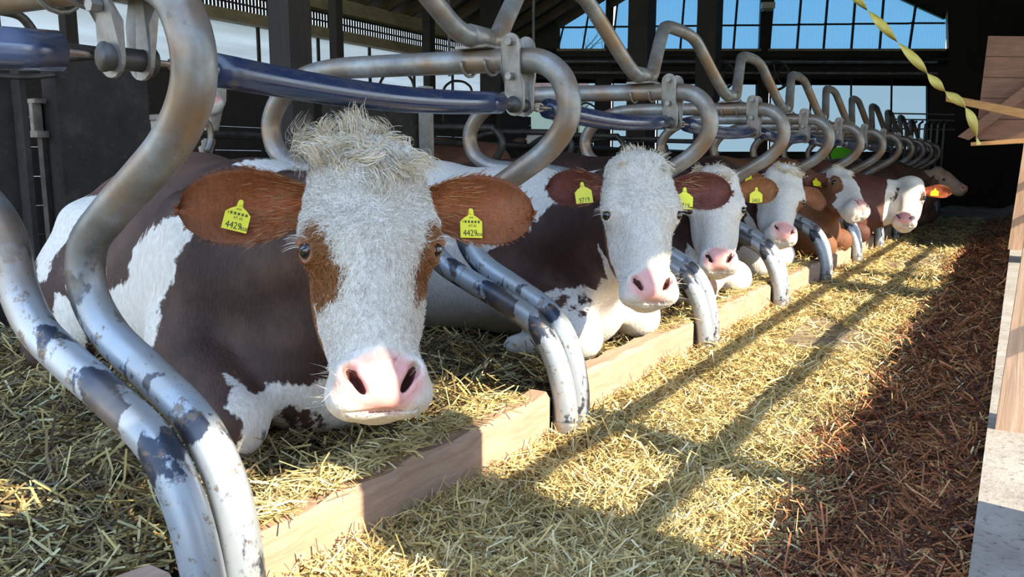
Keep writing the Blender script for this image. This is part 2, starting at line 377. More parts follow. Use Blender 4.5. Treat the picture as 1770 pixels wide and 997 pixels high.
WINS = [[964,1007,1046],[1058,1098],[1121,1176,1219],[1239,1268,1314],[1330,1378,1424,1472,1521,1572,1634]]
def clip(u): return max(-60, 40-(u-968)*.585) if u < 1250 else (-80 if u < 1557 else -2+(u-1557)*.455)
for wi, xs in enumerate(WINS):
    wn = struct(empty('window_%d' % (wi+1), gp((xs[0]+xs[-1])/2, 86)))
    for a, b in zip(xs[:-1], xs[1:]):
        ymid = 47-(a-970)*.012; lean = 6
        ta, tb = max(clip(a+6), -60), max(clip(b+6), -60)
        gquad('pane', [(a,86),(b,86),(b+lean*.6,max(ymid,tb)),(a+lean*.6,max(ymid,ta))], M['window_sheet'], .012, .0, wn)
        if min(ta, tb) < ymid-4: gquad('pane', [(a+lean*.6,ymid),(b+lean*.6,ymid),(b+lean*2,tb),(a+lean*2,ta)], M['window_sheet'], .012, .0, wn)
        gquad('glazing_bar', [(a-1.6,87),(a+1.6,87),(a+lean*2+1.6,ta),(a+lean*2-1.6,ta)], M['timber_dark'], .04, .03, wn)
        gquad('glazing_bar', [(a,ymid+1.5),(b,ymid+1.5),(b,ymid-1.5),(a,ymid-1.5)], M['timber_dark'], .03, .03, wn)
    gquad('sill', [(xs[0]-2,84),(xs[-1]+2,84),(xs[-1]+2,88),(xs[0]-2,88)], M['timber_beam'], .05, .05, wn)
wn = struct(empty('window_6', gp(1300, 262)))
for a, b in ((886,985),(985,1030),(1058,1120),(1135,1225),(1225,1310),(1330,1400),(1400,1470),(1470,1540),(1540,1606)):
    gquad('pane', [(a,264),(b,264),(b,138),(a,136)], M['dimming_sheet'], .01, .02, wn)
    gquad('glazing_bar', [(a-1.2,264),(a+1.2,264),(a+3.2,136),(a+.8,136)], M['timber_dark'], .03, .04, wn)
for v, lab in ((108,'upper pale pipe running across below the gable windows'),(127,'lower pale pipe running across below the gable windows')):
    tag(MB().tube([gp(880,v-2,.4), gp(1620,v,.4)],.02,8).build('cross_pipe', M['galvanised_rail']), lab, 'pipe')
# fans (wheels) at the gable
for u, lab in ((1246,'black spoked fan wheel left of the other below the windows'),(1341,'black spoked fan wheel right of the other below the windows')):
    c = gp(u, 131, .9); fo = tag(empty('fan', c), lab, 'fan'); R = .235
    ring = [c+R*(cos(t)*RT+sin(t)*np.array([0,0,1.])) for t in np.linspace(0, 2*pi, 33)]
    MB().tube(ring,.022,8).build('rim', M['dark_steel'], fo, None, True); MB().tube([c-FH*.05,c+FH*.05],.05,12).build('hub', M['dark_steel'], fo)
    for k in range(7):
        t = k*2*pi/7; d = cos(t)*RT+sin(t)*np.array([0,0,1.]); MB().tube([c+d*.04, c+d*R],.014,6).build('spoke', M['dark_steel'], fo)
p = gp(1327,10,.5); fl = tag(empty('flood_lamp', p), 'small white flood lamp between the gable windows', 'lamp')
MB().obox(p, RT*.11, FH*.07, np.array([0,0,.05])).build('housing', M['lamp_white'], fl); MB().obox(p-np.array([0,0,.07]), RT*.09, FH*.05, np.array([0,0,.02])).build('lens', M['plate'], fl)
tag(gquad('lime_sheet', [(1418,300),(1425,256),(1478,252),(1482,292)], M['lime_sheet'], .01, 3.2, None), 'lime green sheet glowing behind the far stall loops', 'sheet')
# outside
tr = tag(empty('bare_tree', (-17, 34, -.1)), 'bare leafless tree outside left of the gable columns', 'tree')
tb = gp(992,180,-25); tr.location = (tb[0], tb[1], -.1); mt = MB(); mt.tube([(tb[0],tb[1],-.1),(tb[0]+.1,tb[1],3),(tb[0],tb[1],6)],[.3,.22,.1],8); mt.build('trunk', M['bark'], tr)
rr = random.Random(3)
for k in range(26):
    z = 2+rr.random()*4; a = rr.random()*2*pi; L = 1+rr.random()*1.8; p0 = np.array([tb[0],tb[1],z]); p1 = p0+L*np.array([cos(a),sin(a),.7]); mm = MB(); mm.tube([p0,(p0+p1)/2+[0,0,.1],p1],[.06,.04,.015],5)
    for j in range(4):
        q0 = p0+(p1-p0)*(.4+.15*j); mm.tube([q0,q0+[rr.uniform(-.6,.6),rr.uniform(-.6,.6),rr.uniform(.2,.8)]],[.02,.008],4)
    mm.build('branch', M['bark'], tr)
hs = tag(empty('farmhouse', gp(940,200,-40)), 'distant house with pinkish roof seen past the curtain wall', 'house')
c = gp(950,200,-40); c[2] = 2.2; MB().obox(c+[0,0,-.7], RT*2.2, FH*2, np.array([0,0,3.4])).build('wall', M['house_wall'], hs)
A = [c+RT*s*2.5+FH*f*2.3+[0,0,2.7] for s, f in ((-1,-1),(1,-1),(1,1),(-1,1))]+[c+RT*s*2.5+[0,0,4.6] for s in (-1,1)]
mesh_obj('house_roof', A, [(0,1,5,4),(2,3,4,5),(0,4,3),(1,2,5),(3,2,1,0)], M['roof_tile'], hs)

# right side: feed fence posts, rails and shading boards on the feed table
def post_at(u, v, w, d, h, label):
    p = onz(u, v, .30); lean = .05
    V = [(p[0],p[1],.30),(p[0]+d,p[1],.30),(p[0]+d,p[1]+w,.30),(p[0],p[1]+w,.30)]; V += [(x+lean*h,y+.08*h,.30+h) for x,y,_ in V]
    return tag(mesh_obj('fence_post', V, [(3,2,1,0),(4,5,6,7),(0,1,5,4),(1,2,6,5),(2,3,7,6),(3,0,4,7)], M['post_wood'], None, (p[0],p[1],.30)), label, 'post')
post_at(1720,742,.09,.12,1.0,'nearest wooden fence post standing on the concrete ledge')
post_at(1742,431,.14,.12,1.1,'second wooden fence post farther along the concrete ledge')
for z, lab in ((.57,'lower wooden rail of the feed fence'),(.78,'upper wooden rail of the feed fence')):
    tag(MB().box((.15,1.0,z-.017),(.18,9.0,z+.017)).build('fence_rail', M['post_wood']), lab, 'rail')
tag(MB().box((.20,-1.2,.30),(.24,.56,1.28)).build('shade_board', M['post_wood']), 'long unseen wooden board added beside the camera to shade the near stall bed', 'board')  # unseen board added to cast shade on the near stall bed
tag(MB().box((.20,.93,.30),(.24,1.36,1.3)).build('shade_board', M['post_wood']), 'wide upright wooden board at the near end of the feed fence', 'board')
tag(MB().box((.16,5.02,.30),(.24,5.38,1.3)).build('fence_post', M['post_wood']), 'middle upright post of the feed fence rails', 'post')
struct(MB().box((.45,8.3,.30),(.55,yend(.5),3.6)).build('wall_right', M['timber_dark']))
# wooden boards and brown panel hanging at upper right
YB = 7.0
def bpoly(name, px, mat, th, y, parent=None, label=None, cat=None):
    A = [ony(u, v, y) for u, v in px]; B = [a+np.array([0,th,0]) for a in A]; n = len(A)
    o = mesh_obj(name, A+B, [tuple(range(n)), tuple(range(2*n-1,n-1,-1))]+[(i,n+i,n+(i+1)%n,(i+1)%n) for i in range(n)], mat, parent)
    if label: tag(o, label, cat)
    return o
pn = tag(empty('hay_hatch', ony(1740,240,YB+.3)), 'large brown plank panel with diagonal brace at upper right', 'panel')
for k in range(5):
    v0 = 62+k*36.; v1 = v0+35; ul = 1708-(v0-62)*.125; ul2 = 1708-(v1-62)*.125
    bpoly('plank', [(ul,v0),(1850,v0+2),(1850,v1+2),(ul2,v1)], M['panel_brown'], .03, YB+.3+.004*(k%2), pn)
bpoly('brace', [(1655,236),(1770,150),(1850,100),(1850,122),(1770,172),(1674,242)], M['panel_brown'], .06, YB+.2, pn)
bpoly('shelf_beam', [(1690,228),(1850,222),(1850,240),(1690,242)], M['timber_dark'], .1, YB+.33, pn)
bpoly('wooden_batten', [(1635,163),(1850,204),(1850,222),(1635,175)], M['board_orange'], .05, YB-.4, None, 'upper bare wooden batten crossing the yellow tape at right', 'batten')
bpoly('wooden_batten', [(1678,246),(1850,232),(1850,243),(1678,252)], M['board_orange'], .05, YB-.4, None, 'lower thin wooden batten under the brown panel', 'batten')
# twisted tape
def ribbon(px, y, w, turns, n=90):
    P = crom([ony(u, v, y) for u, v in px], 24); V = []; F = []
    for i, p in enumerate(P):
        t = i/(len(P)-1); ang = turns*2*pi*t+.5*sin(t*9); d = P[min(i+1,len(P)-1)]-P[max(i-1,0)]; d /= np.linalg.norm(d)
        a = np.cross(d, [0,1.,0]); a /= np.linalg.norm(a); b = np.cross(d, a); s = (cos(ang)*a+sin(ang)*b)*w/2; nrm = np.cross(d, s/np.linalg.norm(s))*.0015
        V += [p-s-nrm, p+s-nrm, p+s+nrm, p-s+nrm]
        if i: 
            k = 4*i; F += [(k-4+j, k-4+(j+1)%4, k+(j+1)%4, k+j) for j in range(4)]
    return V, F
V, F = ribbon([(1478,-6),(1540,60),(1590,112),(1625,150),(1672,190),(1692,250)], YB-.55, .060, 2.8)
tag(mesh_obj('barrier_tape', V, F, M['tape'], None, None, True), 'twisted yellow tape hanging diagonally at upper right', 'tape')

# ------------------------------------------------------------------ stall dividers
TR = .034
def divider_proto():
    x0 = -1.05
    root = empty('stall_divider', (x0, 0, 0))
    P = [(-1.04,.02),(-1.042,.10),(-1.05,.20),(-1.08,.305),(-1.145,.39),(-1.26,.455),(-1.375,.515),(-1.435,.59),(-1.425,.67),(-1.35,.73),(-1.235,.80),(-1.15,.855),(-1.092,.92),(-1.075,.985),(-1.097,1.055),(-1.15,1.098),(-1.23,1.110),
         (-1.45,1.116),(-1.7,1.122),(-1.92,1.125),(-2.06,1.108),(-2.17,1.05),(-2.228,.96),(-2.205,.87),(-2.12,.815),(-2.0,.797),(-1.8,.785),(-1.65,.755),(-1.565,.69),(-1.535,.60),(-1.48,.525),(-1.38,.475),(-1.26,.425),(-1.145,.365),(-1.082,.27),(-1.05,.16),(-1.042,.08),(-1.04,.02)]
    n = len(P); pts = []
    for i, (x, z) in enumerate(P):
        if i < 9: y = .036
        elif i > 28: y = -.036
        else: y = .036-.072*(i-8)/21
        pts.append((x, y, z))
    MB().tube(crom(pts, 5), TR, 14).build('loop_tube', M['galvanised'], root, None, True)
    for y in (.036,-.036): MB().tube([(-1.04,y,.0),(-1.04,y,.095),(-1.04,y,.10)],[.040,.040,.036],14).build('foot_sleeve', M['plate'], root, None, True)
    MB().obox((-1.0,0,.055), (.05,0,-.03), (0,.045,0), (.003,0,.005)).build('foot_plate', M['plate'], root)
    # hanger plates
    for y in (.012+.036-.03, ):
        pass
    yl = .036-.072*(15-8)/21
    for s in (-1, 1):
        prof = []
        for t in np.linspace(pi, 0, 9): prof.append((-1.235+.030*cos(t), 1.150+.030*sin(t)))
        prof += [(-1.204,1.10),(-1.203,1.07),(-1.200,1.04)]
        for t in np.linspace(0, -pi, 9): prof.append((-1.231+.031*cos(t), .985+.031*sin(t)))
        prof += [(-1.263,1.04),(-1.265,1.07),(-1.266,1.10)]
        yy = yl+s*.038; pin = lambda z: -s*.016*min(1,max(0,(1.07-z)/.03)); A = [(x,yy+pin(z),z) for x,z in prof]; B = [(x,yy+pin(z)+s*.007,z) for x,z in prof]; k = len(A)
        mesh_obj('hanger_plate', A+B, [tuple(range(k)), tuple(range(2*k-1,k-1,-1))]+[(i,k+i,k+(i+1)%k,(i+1)%k) for i in range(k)], M['plate'], root)
        for z in (1.155,1.062): MB().tube([(-1.235,yy,z),(-1.235,yy+s*.018,z)],.011,6).build('bolt', M['plate'], root)
    MB().tube([(-1.228,yl-.042,.985),(-1.228,yl-.022,.985),(-1.228,yl+.022,.985),(-1.228,yl+.042,.985)],[.024,.018,.018,.024],14).build('roller', M['dark_steel'], root, None, True)
    # saddle + U bolts holding the wave rail
    ys = .036-.072*(17-8)/21
    MB().box((-1.415,ys-.05,1.146),(-1.305,ys+.05,1.154)).build('saddle', M['plate'], root)
    for dx in (-.04, .04):
        t = np.linspace(0, 2*pi, 17)[:-1]
        MB().tube([(-1.36+dx, ys+.041*cos(a), 1.114+.041*sin(a)-.0) for a in np.linspace(-pi*1.0, 0, 9)]+[(-1.36+dx, ys+.041, 1.165)],.005,6).build('u_bolt', M['plate'], root, None, True)
    return root
divs = []
DP = divider_proto()
for k in range(12):
    d = DP if k == 0 else copy_tree(DP)
    d.location = (-1.05, Y0+k*PITCHY, 0); divs.append(d)
ORD = ['nearest','second','third','fourth','fifth','sixth','seventh','eighth','ninth','tenth','eleventh','twelfth']
for k, d in enumerate(divs):
    tag(d, ('nearest galvanised tubular stall divider at left edge with chipped pale paint' if k == 0 else 'galvanised tubular stall divider, %s from the camera along the kerb' % ORD[k]), 'stall divider', 'stall dividers of the front row')
# neck rails + chain links
def link_mesh(m, c, ax, flip, L=.024, w=.011, r=.004):
    ax = np.asarray(ax, float); s = np.array([0,0,1.]) if flip else np.array([1.,0,0])
    pts = [c+ax*(L*cos(t)+ (.006 if cos(t)>0 else -.006))+s*w*sin(t) for t in np.linspace(0, 2*pi, 13)]
    m.tube(pts, r, 6, False)
for k in range(-1, 11):
    ya, yb = Y0+k*PITCHY, Y0+(k+1)*PITCHY
    root = tag(empty('neck_rail', (-1.228,(ya+yb)/2,.98)), 'black-blue round neck tube hung between %s' % ('the camera side and the nearest divider' if k < 0 else 'the %s and %s dividers' % (ORD[k], ORD[k+1])), 'neck rail', 'neck tubes')
    a, b = ya+.17, yb-.10
    pts = [(-1.228, a+(b-a)*t, .985-.018*sin(pi*t)) for t in np.linspace(0,1,15)]
    rr_ = [.030]*15; MB().tube(pts, rr_, 14).build('tube', M['neck_tube'], root, None, True)
    if True:
        for y0_, y1_ in ((ya+.05, a+.01), (b-.01, yb-.06)):
            nl = max(1, int(round((y1_-y0_)/.045)))
            for i in range(nl):
                m = MB(); link_mesh(m, np.array([-1.228, y0_+(y1_-y0_)*(i+.5)/nl, .985]), (0,1,0), i % 2); m.build('chain_link', M['chain'], root, None, True)
# wave rail
for k in range(-1, 11):
    y = Y0+k*PITCHY; P = PITCHY
    root = None
    pts = [(-1.36,y-.02,1.18),(-1.36,y+.05,1.18),(-1.362,y+.10,1.195),(-1.38,y+.18,1.265),(-1.415,y+.34,1.405),(-1.425,y+.41,1.435),(-1.43,y+.50,1.445),(-1.43,y+.68,1.445),(-1.425,y+.78,1.43),(-1.415,y+.85,1.39),(-1.38,y+1.02,1.25),(-1.362,y+1.10,1.19),(-1.36,y+1.15,1.18),(-1.36,y+P-.02,1.18)]
    o = MB().tube(crom(pts, 4), .029, 12).build('wave_rail', M['galvanised_rail'], None, (-1.36, y+P/2, 1.15), True)
    sl_ = MB().tube([(-1.36,y-.05,1.18),(-1.36,y+.04,1.18)],.033,12).build('sleeve', M['plate'], o, None, True)
    tag(o, 'humped galvanised top rail section %s' % ('before the nearest divider' if k < 0 else 'rising between the %s and %s dividers' % (ORD[k], ORD[k+1])), 'rail', 'humped top rail sections')

# ------------------------------------------------------------------ cows
def smin(a, b, k):
    h = np.maximum(k-np.abs(a-b), 0)/k; return np.minimum(a, b)-h*h*k*.25
class Sdf:
    def __init__(s): s.p = []
    def ell(s, c, r, k=.04, R=None, sub=False): s.p.append(('e', np.array(c, float), np.array(r, float), R, k, sub)); return s
    def cone(s, a, b, ra, rb, k=.05): s.p.append(('c', np.array(a, float), np.array(b, float), (ra, rb), k, False)); return s
    def torus(s, c, ax, R, r, k=.008): s.p.append(('t', np.array(c, float), np.array(ax, float), (R, r), k, False)); return s
    def bounds(s):
        lo = np.full(3, 1e9); hi = -lo
        for q in s.p:
            if q[5]: continue
            a, b = s.bb(q); lo = np.minimum(lo, a); hi = np.maximum(hi, b)
        return lo, hi
    def bb(s, q):
        if q[0] == 'e':
            r = q[2] if q[3] is None else np.abs(q[3]) @ q[2]; return q[1]-r, q[1]+r
        if q[0] == 'c':
            ra, rb = q[3]; return np.minimum(q[1]-ra, q[2]-rb), np.maximum(q[1]+ra, q[2]+rb)
        R = sum(q[3]); return q[1]-R, q[1]+R
    def eval(s, xs, ys, zs):
        D = np.full((len(xs), len(ys), len(zs)), .5, np.float32)
        for q in s.p:
            lo, hi = s.bb(q); pad = q[4]+.05
            i0, i1 = np.searchsorted(xs, [lo[0]-pad, hi[0]+pad]); j0, j1 = np.searchsorted(ys, [lo[1]-pad, hi[1]+pad]); k0, k1 = np.searchsorted(zs, [lo[2]-pad, hi[2]+pad])
            if i1 <= i0 or j1 <= j0 or k1 <= k0: continue
            X = xs[i0:i1, None, None]; Y = ys[None, j0:j1, None]; Z = zs[None, None, k0:k1]
            if q[0] == 'e':
                c, r, R = q[1], q[2], q[3]; px, py, pz = X-c[0], Y-c[1], Z-c[2]
                if R is not None: px, py, pz = [R[0,a]*px+R[1,a]*py+R[2,a]*pz for a in range(3)]
                k0_ = np.sqrt((px/r[0])**2+(py/r[1])**2+(pz/r[2])**2)+1e-9; k1_ = np.sqrt((px/r[0]**2)**2+(py/r[1]**2)**2+(pz/r[2]**2)**2)+1e-9
                d = k0_*(k0_-1)/k1_
            elif q[0] == 'c':
                a, b = q[1], q[2]; ra, rb = q[3]; ab = b-a; t = np.clip(((X-a[0])*ab[0]+(Y-a[1])*ab[1]+(Z-a[2])*ab[2])/(ab@ab), 0, 1)
                d = np.sqrt((X-a[0]-t*ab[0])**2+(Y-a[1]-t*ab[1])**2+(Z-a[2]-t*ab[2])**2)-(ra+t*(rb-ra))
            else:
                c, ax = q[1], q[2]; R, r = q[3]; h = (X-c[0])*ax[0]+(Y-c[1])*ax[1]+(Z-c[2])*ax[2]
                rad = np.sqrt(np.maximum((X-c[0])**2+(Y-c[1])**2+(Z-c[2])**2-h*h, 0)); d = np.sqrt((rad-R)**2+h*h)-r
            S = D[i0:i1, j0:j1, k0:k1]
            D[i0:i1, j0:j1, k0:k1] = -smin(-S, d.astype(np.float32), q[4]) if q[5] else smin(S, d.astype(np.float32), q[4])
        return D
def surface_nets(D, xs, ys, zs):
    s = D < 0; nx, ny, nz = D.shape
    c = np.zeros((nx-1, ny-1, nz-1), np.int8)
    for a in (0,1):
        for b in (0,1):
            for e in (0,1): c += s[a:nx-1+a, b:ny-1+b, e:nz-1+e]
    act = np.argwhere((c > 0) & (c < 8)); I, J, K = act.T
    idx = np.full(c.shape, -1, np.int64); idx[I, J, K] = np.arange(len(act))
    P = np.zeros((len(act), 3)); n = np.zeros(len(act))
    cor = [(a,b,e) for a in (0,1) for b in (0,1) for e in (0,1)]
    for A in cor:
        for ax in range(3):
            if A[ax]: continue
            B = list(A); B[ax] = 1
            va = D[I+A[0], J+A[1], K+A[2]]; vb = D[I+B[0], J+B[1], K+B[2]]; m = (va < 0) != (vb < 0)
            t = np.where(m, va/(va-vb+1e-12), 0)
            pa = np.stack([xs[I+A[0]], ys[J+A[1]], zs[K+A[2]]], 1); pb = np.stack([xs[I+B[0]], ys[J+B[1]], zs[K+B[2]]], 1)
            P += np.where(m[:, None], pa+(pb-pa)*t[:, None], 0); n += m
    P /= n[:, None]
    F = []
    for ax in range(3):
        sl0 = [slice(1, -1)]*3; sl0[ax] = slice(0, -1); sl1 = [slice(1, -1)]*3; sl1[ax] = slice(1, None)
        a = s[tuple(sl0)]; b = s[tuple(sl1)]; e = np.argwhere(a != b)
        if len(e) == 0: continue
        off = np.ones(3, int); off[ax] = 0; g = e+off; flip = a[tuple(e.T)]
        u, v = [(1,2),(2,0),(0,1)][ax]
        def cell(du, dv):
            q = g.copy(); q[:, u] -= du; q[:, v] -= dv; return idx[q[:,0], q[:,1], q[:,2]]
        Q = np.stack([cell(1,1), cell(0,1), cell(0,0), cell(1,0)], 1); Q[~flip] = Q[~flip][:, ::-1]
        F.append(Q[(Q >= 0).all(1)])
    return P, np.concatenate(F)
def rectgrid(lo, hi, flo, fhi, fine, coarse):
    out = []; x = lo
    while x < hi:
        out.append(x); d = max(flo-x, x-fhi, 0); x += min(coarse, fine+d*.12)
    out.append(x); return np.array(out)
def polysd(px, pz, poly):
    # signed distance to a polygon, positive inside
    P = np.asarray(poly, float); d = np.full(px.shape, 1e9); ins = np.zeros(px.shape, bool); n = len(P)
    for i in range(n):
        a, b = P[i], P[(i+1) % n]; e = b-a; t = np.clip(((px-a[0])*e[0]+(pz-a[1])*e[1])/(e@e+1e-12), 0, 1)
        d = np.minimum(d, np.hypot(px-a[0]-t*e[0], pz-a[1]-t*e[1]))
        c = ((a[1] > pz) != (b[1] > pz)) & (px < (b[0]-a[0])*(pz-a[1])/(b[1]-a[1]+1e-12)+a[0]); ins ^= c
    return np.where(ins, d, -d)
def ear_mesh(R, e, nf, L, hw, cup=.035, nu=22, nv=17, curl=.0):
    e = e/np.linalg.norm(e); nf = nf-e*(nf@e); nf /= np.linalg.norm(nf); s = np.cross(e, nf)
    pu = [0,.12,.3,.5,.7,.85,.95,1.0]; pw = [.42,.60,.88,1.0,.94,.74,.46,.10]
    V = []; uv = []
    for side in (0, 1):
        for i in range(nu):
            u = i/(nu-1); w = hw*np.interp(u, pu, pw)
            cd = cup*(1.25-.75*u)
            for j in range(nv):
                v = -1+2*j/(nv-1); cv = v*(1-.18*abs(v)*(1-u)); c = -cd*(1-v*v)+.006*sin(9*u+3*v)
                th = .011*(1-v**4)*(1-u**5)+.0025
                V.append(R+e*L*u+s*w*cv+nf*(c-(th if side else 0)-curl*u*u)); uv.append((u, v, side))
    F = []; n = nu*nv
    for i in range(nu-1):
        for j in range(nv-1):
            a = i*nv+j; F.append((a, a+1, a+nv+1, a+nv)); F.append((n+a, n+a+nv, n+a+nv+1, n+a+1))
    for i in range(nu-1):
        for j, fl in ((0, 0), (nv-1, 1)):
            a, b = i*nv+j, (i+1)*nv+j; F.append((a, b, n+b, n+a) if not fl else (a, n+a, n+b, b))
    for j in range(nv-1): a, b = (nu-1)*nv+j, (nu-1)*nv+j+1; F.append((a, b, n+b, n+a))
    return np.array(V), np.array(F), np.array(uv), s
def strands(name, roots, dirs, lens, width, cols, mat, parent, bend=None, curl=0, seg=3):
    n = len(roots); V = []; C = []; F = []
    up = np.zeros((n, 3)) if bend is None else bend
    side = np.cross(dirs, RNG.normal(size=(n, 3))); side /= np.linalg.norm(side, axis=1)[:, None]+1e-9
    rings = []
    for k in range(seg+1):
        t = k/seg; p = roots+dirs*(lens*t)[:, None]+up*((lens*t*t)[:, None])
        if curl: p = p+side*(curl*np.sin(t*5+np.arange(n)))[:, None]
        w = width*(1-.85*t); rings.append(np.stack([p-side*w/2, p+side*w/2], 1))
    A = np.stack(rings, 1).reshape(-1, 3); m = 2*(seg+1); base = np.arange(n)*m
    for k in range(seg): F.append(np.stack([base+2*k, base+2*k+1, base+2*k+3, base+2*k+2], 1))
    return mesh_obj(name, A, np.concatenate(F), mat, parent, None, True, {'scol': np.repeat(cols, m, 0)})
def text_mesh(txt, size):
    cu = bpy.data.curves.new('t', 'FONT'); cu.body = txt; cu.size = size; cu.align_x = 'CENTER'; cu.resolution_u = 2
    o = bpy.data.objects.new('t', cu); COL.objects.link(o); bpy.context.view_layer.update()
    me = bpy.data.meshes.new_from_object(o.evaluated_get(bpy.context.evaluated_depsgraph_get()))
    bpy.data.objects.remove(o); V = np.array([v.co for v in me.vertices]); F = [tuple(p.vertices) for p in me.polygons]; bpy.data.meshes.remove(me)
    return V, F
def ear_tag(parent, c, up, nf, size, number, small, detailed, name='ear_tag'):
    nf = nf/np.linalg.norm(nf); up = up-nf*(up@nf); up /= np.linalg.norm(up); r = np.cross(up, nf)
    prof = [(-.5,-.5),(.5,-.5),(.5,.22),(.30,.40),(.13,.50),(.10,.72),(.06,.80),(-.06,.80),(-.10,.72),(-.13,.50),(-.30,.40),(-.5,.22)]
    A = [c+size*(x*r+y*up)+nf*.0015 for x, y in prof]; B = [a-nf*.003 for a in A]; n = len(A)
    o = mesh_obj(name, A+B, [tuple(range(n)), tuple(range(2*n-1, n-1, -1))]+[(i, n+i, n+(i+1)%n, (i+1)%n) for i in range(n)], M['tag_yellow'], parent)
    MB().tube([c+up*size*.62-nf*.004, c+up*size*.62+nf*.005], size*.09, 10).build('rivet', M['tag_yellow'], o)
    if not number: return o
    items = [(number, .40, -.06 if small else 0, -.42)]
    if small: items.append((small, .20, .36, -.42))
    if detailed: items += [('AT 62', .16, .05, -.02), ('AMA', .11, 0, .36)]
    for txt, sz, ox, oy in items:
        V, F = text_mesh(txt, sz*size)
        sx = .80 if txt == number else .9
        mesh_obj('tag_lettering', [c+r*(v[0]*sx+ox*size)+up*(v[1]+oy*size)+nf*.0022 for v in V], F, M['tag_ink'], o)
    if detailed:
        m = MB(); 
        for i in range(26):
            if (i*7) % 5 in (0, 1, 3): x = -.38+i*.03; m.obox(c+r*x*size+up*.21*size+nf*.0022, r*size*.009, up*size*.055, nf*.0003)
        m.build('barcode', M['tag_ink'], o)
    return o
WHITEC = np.array([.88,.83,.74])
def cow(label, base, heading, P, Mz, turn, cfg):
    base = np.asarray(base, float); sc = cfg.get('bs', 1.0)
    f = np.array([cos(heading), sin(heading), 0]); l = np.array([-sin(heading), cos(heading), 0]); zz = np.array([0,0,1.])
    L = lambda a, b, c: base+sc*(a*f+b*l)+sc*c*zz
    RB = np.stack([f, l, zz], 1)
    hs = np.linalg.norm(Mz-P)/.545; Dv = (Mz-P)/np.linalg.norm(Mz-P); tc_ = CAM-(P+Mz)/2 if 'face' not in cfg else np.asarray(cfg['face'], float)
    Nv = tc_-Dv*(tc_@Dv); Nv /= np.linalg.norm(Nv); Wv = np.cross(Nv, Dv)
    Nv = cos(turn)*Nv+sin(turn)*Wv; Wv = np.cross(Nv, Dv)
    RH = np.stack([Wv, Dv, Nv], 1); Hh = lambda w, d, n: P+hs*(w*Wv+d*Dv+n*Nv)
    S = Sdf()
    if not cfg.get('stand'):
        S.ell(L(-.80,0,.36), np.array([.66,.36,.36])*sc, .1, RB); S.ell(L(-1.28,0,.38), np.array([.30,.31,.31])*sc, .12, RB)
        S.ell(L(-.28,0,.38), np.array([.33,.29,.34])*sc, .1, RB); S.cone(L(-.22,0,.60), L(-.75,0,.60), .11*sc, .12*sc, .12); S.cone(L(-.75,0,.60), L(-1.40,0,.56), .12*sc, .12*sc, .12)
        for s in (-1, 1):
            S.ell(L(-.24,s*.21,.40), np.array([.17,.09,.25])*sc, .07, RB); S.ell(L(-1.20,s*.27,.52), np.array([.10,.06,.06])*sc, .1, RB)
            S.ell(L(-1.22,s*.31,.24), np.array([.27,.13,.23])*sc, .08, RB); S.cone(L(-1.05,s*.42,.10), L(-1.32,s*.42,.07), .07*sc, .055*sc, .05)
            e_, k_ = L(-.16,s*.24,.27), L(.15+cfg.get('kx',0)*(s < 0)-.10*(s > 0)*('kx' in cfg),s*(.24 if s < 0 else cfg.get('kb',.24)),.125); S.cone(e_, k_, .105*sc, .075*sc, .06); S.ell(k_, np.array([.085,.072,.085])*sc, .04, RB); S.cone(k_, L(-.14,s*.25,.05), .058*sc, .045*sc, .03)
        S.ell(L(.0,0,.20), np.array([.20,.16,.18])*sc, .09, RB)
        n0, n1, n2 = L(-.22,0,.56), L(-.12,0,.42), L(.02,0,.24)
    else:
        S.ell(L(-.80,0,.86), np.array([.72,.34,.38])*sc, .1, RB); S.ell(L(-1.38,0,.95), np.array([.26,.26,.30])*sc, .12, RB); S.ell(L(-.2,0,.9), np.array([.3,.25,.36])*sc, .1, RB)
        for s in (-1, 1):
            S.cone(L(-.15,s*.16,.75), L(-.12,s*.16,.38), .12*sc, .07*sc, .06); S.cone(L(-.12,s*.16,.38), L(-.13,s*.16,.03), .065*sc, .05*sc, .03)
            S.cone(L(-1.40,s*.18,.8), L(-1.30,s*.18,.5), .16*sc, .09*sc, .06); S.cone(L(-1.30,s*.18,.5), L(-1.46,s*.18,.38), .08*sc, .06*sc, .04); S.cone(L(-1.46,s*.18,.38), L(-1.43,s*.18,.03), .055*sc, .05*sc, .03)
        n0, n1, n2 = L(-.12,0,1.08), L(-.02,0,.92), L(.02,0,.75)
    # neck
    S.cone(n0, Hh(0,.07,-.16), .12*sc, .085*hs, .09); S.cone(n1, Hh(0,.17,-.20), .19*sc, .105*hs, .10); S.cone(n2, Hh(0,.30,-.22), .12*sc, .055*hs, .09)
    S.cone((n1+n2)/2+f*.04, Hh(0,.26,-.24), .10*sc, .05*hs, .06)
    # head
    h = lambda w, d, n, r, k=.03, sub=False, R=None: S.ell(Hh(w,d,n), np.array(r)*hs, k*hs, RH if R is None else RH@R, sub)
    h(0,.13,-.085,(.126,.135,.085)); h(0,.15,-.045,(.112,.150,.055),.03); h(0,.035,-.075,(.100,.055,.065),.05)
    S.cone(Hh(0,.22,-.08), Hh(0,.44,-.06), .098*hs, .072*hs, .04*hs); S.cone(Hh(0,.20,-.035), Hh(0,.43,-.015), .062*hs, .05*hs, .03*hs)
    for s in (-1, 1):
        h(s*.098,.195,-.065,(.036,.058,.05),.03); h(s*.104,.175,-.048,(.022,.040,.026),.02)
        h(s*.068,.27,-.145,(.045,.13,.075),.04); S.cone(Hh(s*.05,.20,-.19), Hh(s*.035,.46,-.115), .055*hs, .042*hs, .04*hs)
        h(s*.052,.500,-.035,(.048,.044,.058),.02); h(s*.056,.468,.002,(.030,.036,.032),.014)
